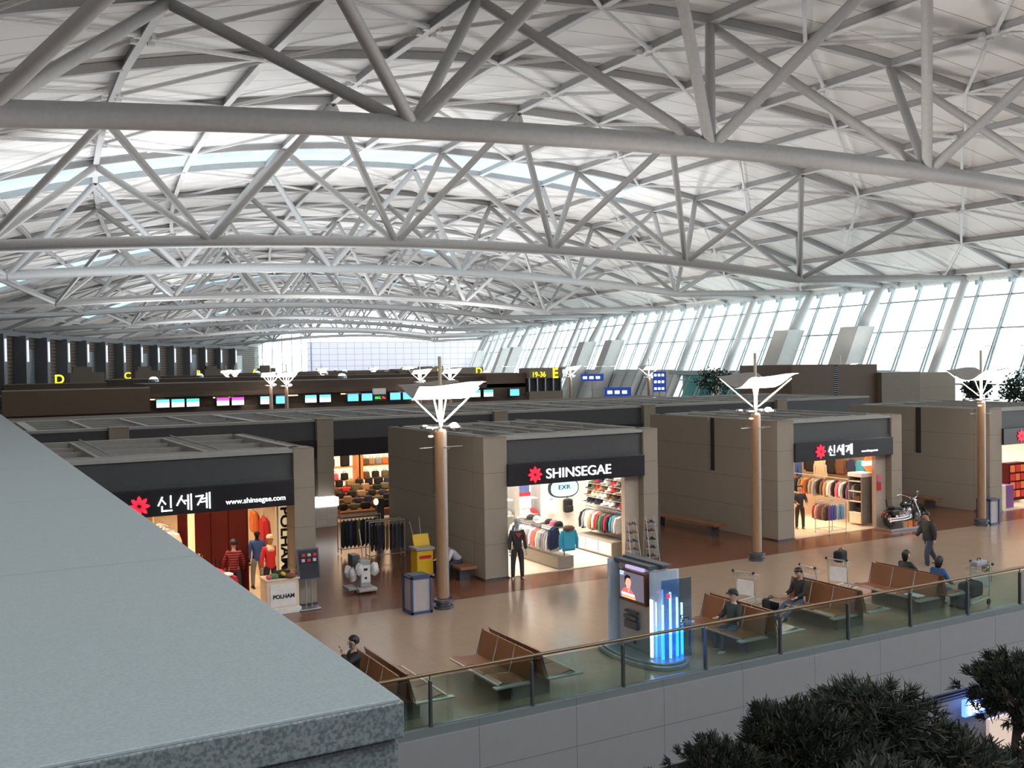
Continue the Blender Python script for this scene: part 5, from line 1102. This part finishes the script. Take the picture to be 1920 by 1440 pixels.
def skin_mesh(name, chains, m, parent, sub=1, extra=None):
    """chains: list of lists of (pos, radius); equal positions are merged so that limbs join"""
    vs = []; rs = []; es = []; idx = {}
    for ch in chains:
        prev = None
        for p, r in ch:
            key = tuple(round(c, 3) for c in p)
            if key not in idx: idx[key] = len(vs); vs.append(tuple(p)); rs.append(r)
            i = idx[key]
            if prev is not None and prev != i: es.append((prev, i))
            prev = i
    me = bpy.data.meshes.new(name); me.from_pydata(vs, es, []); o = bpy.data.objects.new(name + '_s', me); COL.objects.link(o)
    md = o.modifiers.new('s', 'SKIN'); sk = me.skin_vertices[0].data
    for i, r in enumerate(rs):
        sk[i].radius = (r, r) if not isinstance(r, tuple) else r; sk[i].use_root = (i == 0)
    md.use_smooth_shade = True; sb = o.modifiers.new('u', 'SUBSURF'); sb.levels = sub; sb.render_levels = sub
    dg = bpy.context.evaluated_depsgraph_get(); me2 = bpy.data.meshes.new_from_object(o.evaluated_get(dg)); bpy.data.objects.remove(o)
    if extra:
        b = MB(); b.v = [tuple(v.co) for v in me2.vertices]; b.f = [tuple(p.vertices) for p in me2.polygons]; b.m = [0] * len(b.f)
        extra(b); o2 = b.build(name, m, parent, True); return o2
    me2.materials.clear(); me2.materials.append(MATS[m]); me2.polygons.foreach_set('use_smooth', [True] * len(me2.polygons))
    o2 = bpy.data.objects.new(name, me2); COL.objects.link(o2); o2.parent = parent; return o2
def human(label, loc, rz, hz=.92, lean=0, legs=((4, 0, 5), (-4, 0, 5)), arms=((5, 12, 12), (-5, 10, 12)), top='coat_black', bottom='denim_dark', shoes='coat_black', hair='short', nod=0, turn=0, H=1.72, cat='person', name='person', skinm='skin', hairm='hair', capm=None, long_coat=False, bulk=1.0):
    T = thing(name, label, cat, loc, rz); k = H / 1.72; rad = math.radians
    def V(*a): return Vector(a)
    pel = V(0, 0, hz); up_ = V(0, math.sin(rad(lean)), math.cos(rad(lean)))
    fwd = V(0, math.cos(rad(lean)), -math.sin(rad(lean)))
    waist = pel + up_ * .16 * k; chest = pel + up_ * .36 * k; nb = pel + up_ * .5 * k
    hl = rad(lean * .5 + nod); hu = V(0, math.sin(hl), math.cos(hl)); hf = V(-math.sin(rad(turn)), math.cos(rad(turn)) * math.cos(hl), -math.sin(hl)).normalized()
    neck = nb + hu * .07 * k; chin = nb + hu * .12 * k + hf * .015; hc = nb + hu * .2 * k + hf * .02; ht = nb + hu * .28 * k + hf * .01
    ch_body = [[(pel, .12 * k), (waist, .115 * k), (chest, .125 * k), (nb, .065 * k), (neck, .052 * k), (chin, .068 * k), (hc, .094 * k), (ht, .066 * k)]]
    ch_body[0][4] = (neck, .05 * k)
    ch_top = [[(pel + V(0, 0, -.13 if not long_coat else -.3), .15 * k if not long_coat else .19 * k), (pel + up_ * .02, .15 * k), (waist, .14 * k), (chest, .155 * k), (nb - up_ * .03, .085 * k)]]
    ch_bot = [[(pel + up_ * .06, .135 * k), (pel, .14 * k)]]; fingers = []; shoesb = []
    for s, (tp, sp_, out) in zip((-1, 1), legs):
        hip = pel + V(s * .09 * k, 0, -.04); td = V(s * math.sin(rad(out)), math.sin(rad(tp)), -math.cos(rad(tp))).normalized(); sd = V(s * math.sin(rad(out * .3)), math.sin(rad(sp_)), -math.cos(rad(sp_))).normalized()
        kn = hip + td * .43 * k; an = kn + sd * .4 * k; toe = an + V(s * .03, .15, -.04)
        ch_body.append([(pel, .12 * k), (hip, .08 * k), (kn, .052 * k), (an, .036 * k), (toe, .03 * k)])
        ch_bot.append([(pel, .14 * k), (hip, .105 * k), ((hip + kn) / 2, .092 * k), (kn, .075 * k), (an, .06 * k)]); shoesb.append((an, s))
    for s, (ap, fp, out) in zip((-1, 1), arms):
        sh = nb + V(s * .17 * k, 0, -.045) ; ad = V(s * math.sin(rad(out)), math.sin(rad(ap)), -math.cos(rad(ap))).normalized(); fd = V(-s * math.sin(rad(min(out, 60) * .8)) if fp > 40 else s * .05, math.sin(rad(fp)), -math.cos(rad(fp))).normalized()
        el = sh + ad * .29 * k; wr = el + fd * .25 * k; pm = wr + fd * .07
        ch_body.append([(chest, .125 * k), (sh, .06 * k), (el, .042 * k), (wr, .028 * k), (pm, .034 * k)])
        ch_top.append([(chest, .155 * k), (sh, .085 * k), (el, .062 * k), (wr - fd * .02, .048 * k)])
        side = fd.cross(V(0, 1, 0) if abs(fd.y) < .9 else V(0, 0, 1)).normalized(); nrm = side.cross(fd)
        for j, l in enumerate((.07, .08, .075, .06)):
            b0 = pm + fd * .02 + side * (.024 - .016 * j); fingers.append([b0, b0 + fd * l * .5 + nrm * .006, b0 + fd * l * .85 + nrm * .022])
        b0 = wr + fd * .03 + side * .03; fingers.append([b0, b0 + side * .03 + fd * .03, b0 + side * .035 + fd * .06 + nrm * .01])
    def ex(b):
        for f_ in fingers: b.path(f_, [.0095, .009, .007], 6)
        r_ = hf.cross(hu).normalized()
        b.path([hc + hf * .085 * k + hu * .02, hc + hf * .112 * k - hu * .02, hc + hf * .09 * k - hu * .03], [.008, .014, .008], 6)
        for s in (-1, 1): b.ball(hc + r_ * s * .088 * k - hu * .005, .022, 6, sx=.5)
        b.path([hc + hf * .088 * k - hu * .055 - r_ * .022, hc + hf * .096 * k - hu * .055, hc + hf * .088 * k - hu * .055 + r_ * .022], .006, 5)
    skin_mesh('body', ch_body, skinm, T, 2, ex); r_ = hf.cross(hu).normalized()
    if name == 'person':
        for s in (-1, 1): MB().ball(hc + hf * .086 * k + r_ * s * .03 + hu * .015, .011, 6).build('eye', 'hair', T, True)
    ch_top = [[(p_, r0 * bulk) for p_, r0 in c_] for c_ in ch_top]; ch_bot = [[(p_, r0 * (1 + (bulk - 1) * .7)) for p_, r0 in c_] for c_ in ch_bot]
    skin_mesh('upper_clothing', ch_top, top, T, 2); skin_mesh('trousers', ch_bot, bottom, T, 2)
    for an, s in shoesb:
        MB().ext([(-.08, 0), (.17, 0), (.19, .03), (.1, .06), (.02, .1), (-.07, .1)], an + V(-.045, 0, -.075), (0, 1, 0), (0, 0, 1), (.09, 0, 0)).build('shoe', shoes, T, bevel=.015)
    if hair:
        hb = MB(); c = hc + hu * .035 * k - hf * .022; hb.ball((0, 0, 0), .116 * k, 14, sz=1.05)
        M_ = Matrix.Translation(c) @ Matrix((r_, hf, hu)).transposed().to_4x4()
        vv = []
        for v in hb.v:
            v = Vector(v)
            if v.y > .03 and v.z < .03: v = v * .62      # open face
            if v.z < -.05 and hair == 'short': v = Vector((v.x * .8, v.y * .8, -.05 + (v.z + .05) * .3))
            if hair == 'long' and v.z < 0 and v.y < .05: v = Vector((v.x * 1.05, v.y - .01, v.z * 2.1))
            vv.append(M_ @ v)
        hb.v = [tuple(v) for v in vv]; hb.build('hair', hairm, T, True)
    if capm:
        c = hc + hu * .06 * k; b = MB(); b.lathe([(.112, -.01), (.11, .04), (.08, .085), (.004, .1)], n=14); M_ = Matrix.Translation(c) @ Matrix((r_, hf, hu)).transposed().to_4x4()
        if capm.startswith('visor'):
            pts = [(.08 * math.cos(t), .09 + .1 * math.sin(t), 0) for t in [math.pi * i / 8 for i in range(9)]]; b.add(pts + [(x, y, .012) for x, y, z in pts], [tuple(range(9)), tuple(range(9, 18))] + [(i, i + 1, i + 10, i + 9) for i in range(8)])
        b.v = [tuple(M_ @ Vector(v)) for v in b.v]; b.build('hat', capm.split(':')[1], T, True)
    T['joint'] = 0; return T
HP = math.pi / 2
# seated: hips 0.54 above floor, thighs forward
SL = ((84, 5, 8), (82, -4, 8))
p = human('seated man with short black hair, phone at ear, beside the granite parapet', (6.93, 18.95, 0), HP, .52, -8, SL, ((70, 165, 20), (30, 60, 10)), 'coat_black', 'denim_dark', nod=6)
MB().box((-.12, .05, 1.2), (.02, .05, .11)).build('phone', 'kiosk_dark', p)
human('seated man in a dark cap and dark jacket with arms crossed, jeans and trainers', (15.9, 17.95, 0), HP, .52, -6, ((80, 12, 12), (78, -2, 4)), ((20, 88, 22), (22, 84, 22)), 'jacket_green', 'denim', 'cloth silver', capm='visor:coat_black', nod=6)
human('seated man in a black top with legs stretched forward in blue jeans', (19.05, 18.95, 0), HP, .52, -4, ((80, 52, 10), (82, 48, 3)), ((25, 70, 14), (20, 75, 16)), 'coat_black', 'denim', 'coat_black', nod=22, turn=15)
human('seated person with tied dark hair and black top on the far bench, leaning right', (23.05, 19.0, 0), -HP, .52, 8, SL, ((35, 70, 15), (40, 60, 12)), 'coat_black', 'denim_dark', hair='long', turn=-20)
human('seated person with long dark hair and blue hooded jacket at the bench end', (23.05, 17.95, 0), -HP, .52, 6, SL, ((20, 70, 10), (25, 65, 12)), 'coat_blue', 'denim', hair='long', nod=12)
human('man in dark coat and trousers striding left across the walkway', (27.55, 21.75, 0), HP - .25, .86, 4, ((24, -2, 6), (-24, -34, 6)), ((-15, 5, 10), (22, 48, 10)), 'coat_black', 'denim_dark', nod=14, H=1.82, bulk=1.25)
human('standing man in a dark suit with white shirt inside the shop, hands folded', (29.2, 29.0, 0), math.pi - .5, .92, 0, ((2, 0, 4), (-2, 0, 4)), ((15, 78, 16), (15, 78, 16)), 'suit', 'suit', 'coat_black')
human('person in long black coat seen from behind, partly hidden by the shop pillar', (27.62, 28.05, 0), .6, .92, 2, ((3, 0, 5), (-3, 0, 5)), ((5, 10, 8), (0, 8, 8)), 'coat_black', 'coat_black', H=1.76, long_coat=True)
human('man in pale shirt bent forward on the wall bench by the yellow cart', (14.02, 28.45, 0), HP, .54, 42, ((84, 4, 8), (82, -4, 8)), ((30, 75, 12), (35, 80, 12)), 'shirt_white', 'denim_dark', nod=30)
human('man in red and black striped sweater seen from behind in the shop', (7.2, 29.2, 0), -.3, .92, 2, arms=((10, 40, 18), (5, 25, 22)), top='stripe_red', bottom='denim_dark')
T = human('mannequin in red sweater and white knitted hat behind the lettered counter', (8.2, 29.0, 0), math.pi, .95, 0, arms=((4, 12, 14), (4, 12, 14)), top='cloth red', bottom='denim_dark', shoes='cloth black', hair=None, H=1.8, cat='mannequin', name='mannequin', skinm='cloth tan', capm='plain:cloth cream')
MB().lathe([(.14, 1.36), (.15, 1.42), (.1, 1.5), (.09, 1.53)], n=12).build('scarf', 'cloth cream', T, True)
T = human('mannequin in black and red jacket and black trousers before the cap shop', (15.42, 27.2, 0), math.pi - .2, .97, 0, ((2, 0, 5), (-2, 0, 5)), ((4, 10, 12), (4, 10, 12)), top='coat_black', bottom='coat_black', hair=None, H=1.85, cat='mannequin', name='mannequin', skinm='mannequin_grey', capm='plain:mannequin_grey')
MB().ext([(-.1, 1.45), (.1, 1.45), (.0, 1.3)], (0, .165, 0), (1, 0, 0), (0, 0, 1), (0, .01, 0)).build('red_collar', 'cloth red', T); MB().box((-.26, .02, 1.2), (.05, .12, .3)).build('red_sleeve_panel', 'cloth red', T)
T = human('mannequin in bright blue jacket beside the dark red doors', (8.2, 30.4, 0), math.pi, .95, 0, arms=((4, 12, 14), (4, 12, 14)), top='cloth blue', bottom='cloth grey', hair=None, H=1.75, cat='mannequin', name='mannequin', skinm='coat_black')
human('tiny distant person standing before the bright windows, left one', M(84, 67.5, 0), 1, .92, 0); human('tiny distant person standing before the bright windows, right one', M(79, 67.5, 0), 1, .92, 0, top='shirt_white')
for o in bpy.data.objects:
    if 'joint' in o: del o['joint']
# ------------------------------------------------------------------ distant indoor trees, signs near the windows
def ftree(x, y, z, r, label):
    T = thing('indoor_tree', label, 'tree', (x, y, 0)); b = MB()
    for i in range(900):
        v = Vector((random.gauss(0, 1), random.gauss(0, 1), random.gauss(0, .8))); v = v.normalized() * r * random.uniform(.5, 1); v.z *= .75; v.z += z
        d = Vector((random.uniform(-1, 1), random.uniform(-1, 1), random.uniform(-1, 1))).normalized() * .32; w = d.cross(Vector((random.random(), 0, 1))).normalized() * .1
        b.add([v, v + d * .5 + w, v + d, v + d * .5 - w], [(0, 1, 2, 3)])
    b.build('foliage', 'leaf_dark' if 'leaf_dark' in MATS else mat('leaf_dark', (.02, .06, .04), .6), T); MB().path([(0, 0, 0), (.1, 0, z * .6), (0, 0, z)], [.12, .09, .05], 8).build('trunk', 'bark', T, True)
ftree(67.0, 77.9, 4.6, 1.9, 'leafy indoor tree left of the second lamp canopy before the windows'); ftree(66.5, 44.5, 4.3, 1.75, 'dark leafy indoor tree behind the right lamp post'); ftree(68.2, 49.5, 4.2, 1.1, 'smaller hazy tree left of the dark one by the windows')
mat('sign_navy', (.01, .03, .15), .4, emit=(.02, .06, .35), es=.6)
def board(x, y, z, w, h, label, n):
    T = thing('direction_sign', label, 'sign', (x, y, z), -.5); MB().bx(-w / 2, w / 2, 0, .15, 0, h).build('panel', 'sign_navy', T); b = MB()
    for i in range(n):
        for j in range(3): b.bx(-w * .4 + j * w * .28, -w * .4 + j * w * .28 + w * .18, -.02, 0, h * (i + .3) / n, h * (i + .65) / n)
    b.build('white_marks', 'sign_white', T); MB().tube((0, .07, -z), (0, .07, 0), .06, 6).build('post', 'steel', T)
board(61.8, 80, 3.6, 1.3, 2.0, 'tall navy flight sign beside the lamp before the teal glass', 3); board(58.2, 82.0, 3.2, 2.6, .9, 'wide navy sign low before the grey wall panels', 1); board(63.9, 95, 4.5, 2.6, .8, 'narrow navy sign right of the letter E block', 1)
# stone cladding and teal lobby behind the windows between the pedestals
b = MB()
def quad_on_wall(b, s0, s1, z0, z1, off, m=0): b.add([WP(s0, z0, off), WP(s1, z0, off), WP(s1, z1, off), WP(s0, z1, off)], [(0, 1, 2, 3)], m)
MATS['pedestal_panel'] = grid_mat('pedestal_panel', (.52, .55, .54), (.25, .3, .3), 0, 0, 1.6, lw=.03, rough=.5, noise=2, var=.05)
quad_on_wall(b, 94, 120, 0, 5.6, -.35); struct(b.build('wall_window_base', 'pedestal_panel'), 'pale stone lower wall between the leaning pedestals')
b = MB(); b.bx(76, 80, 62, 94, 0, 5.2).bx(74, 75, 62, 94, 5.0, 5.5, 1); struct(b.build('wall_teal_lobby', ['teal_glass', 'mullion']), 'teal glazed lobby seen through the lower windows')
b = MB(); quad_on_wall(b, 64, 94, 4.9, 5.3, -.3); struct(b.build('trim_6', 'pedestal_panel'), 'pale transom beam across the lower windows')
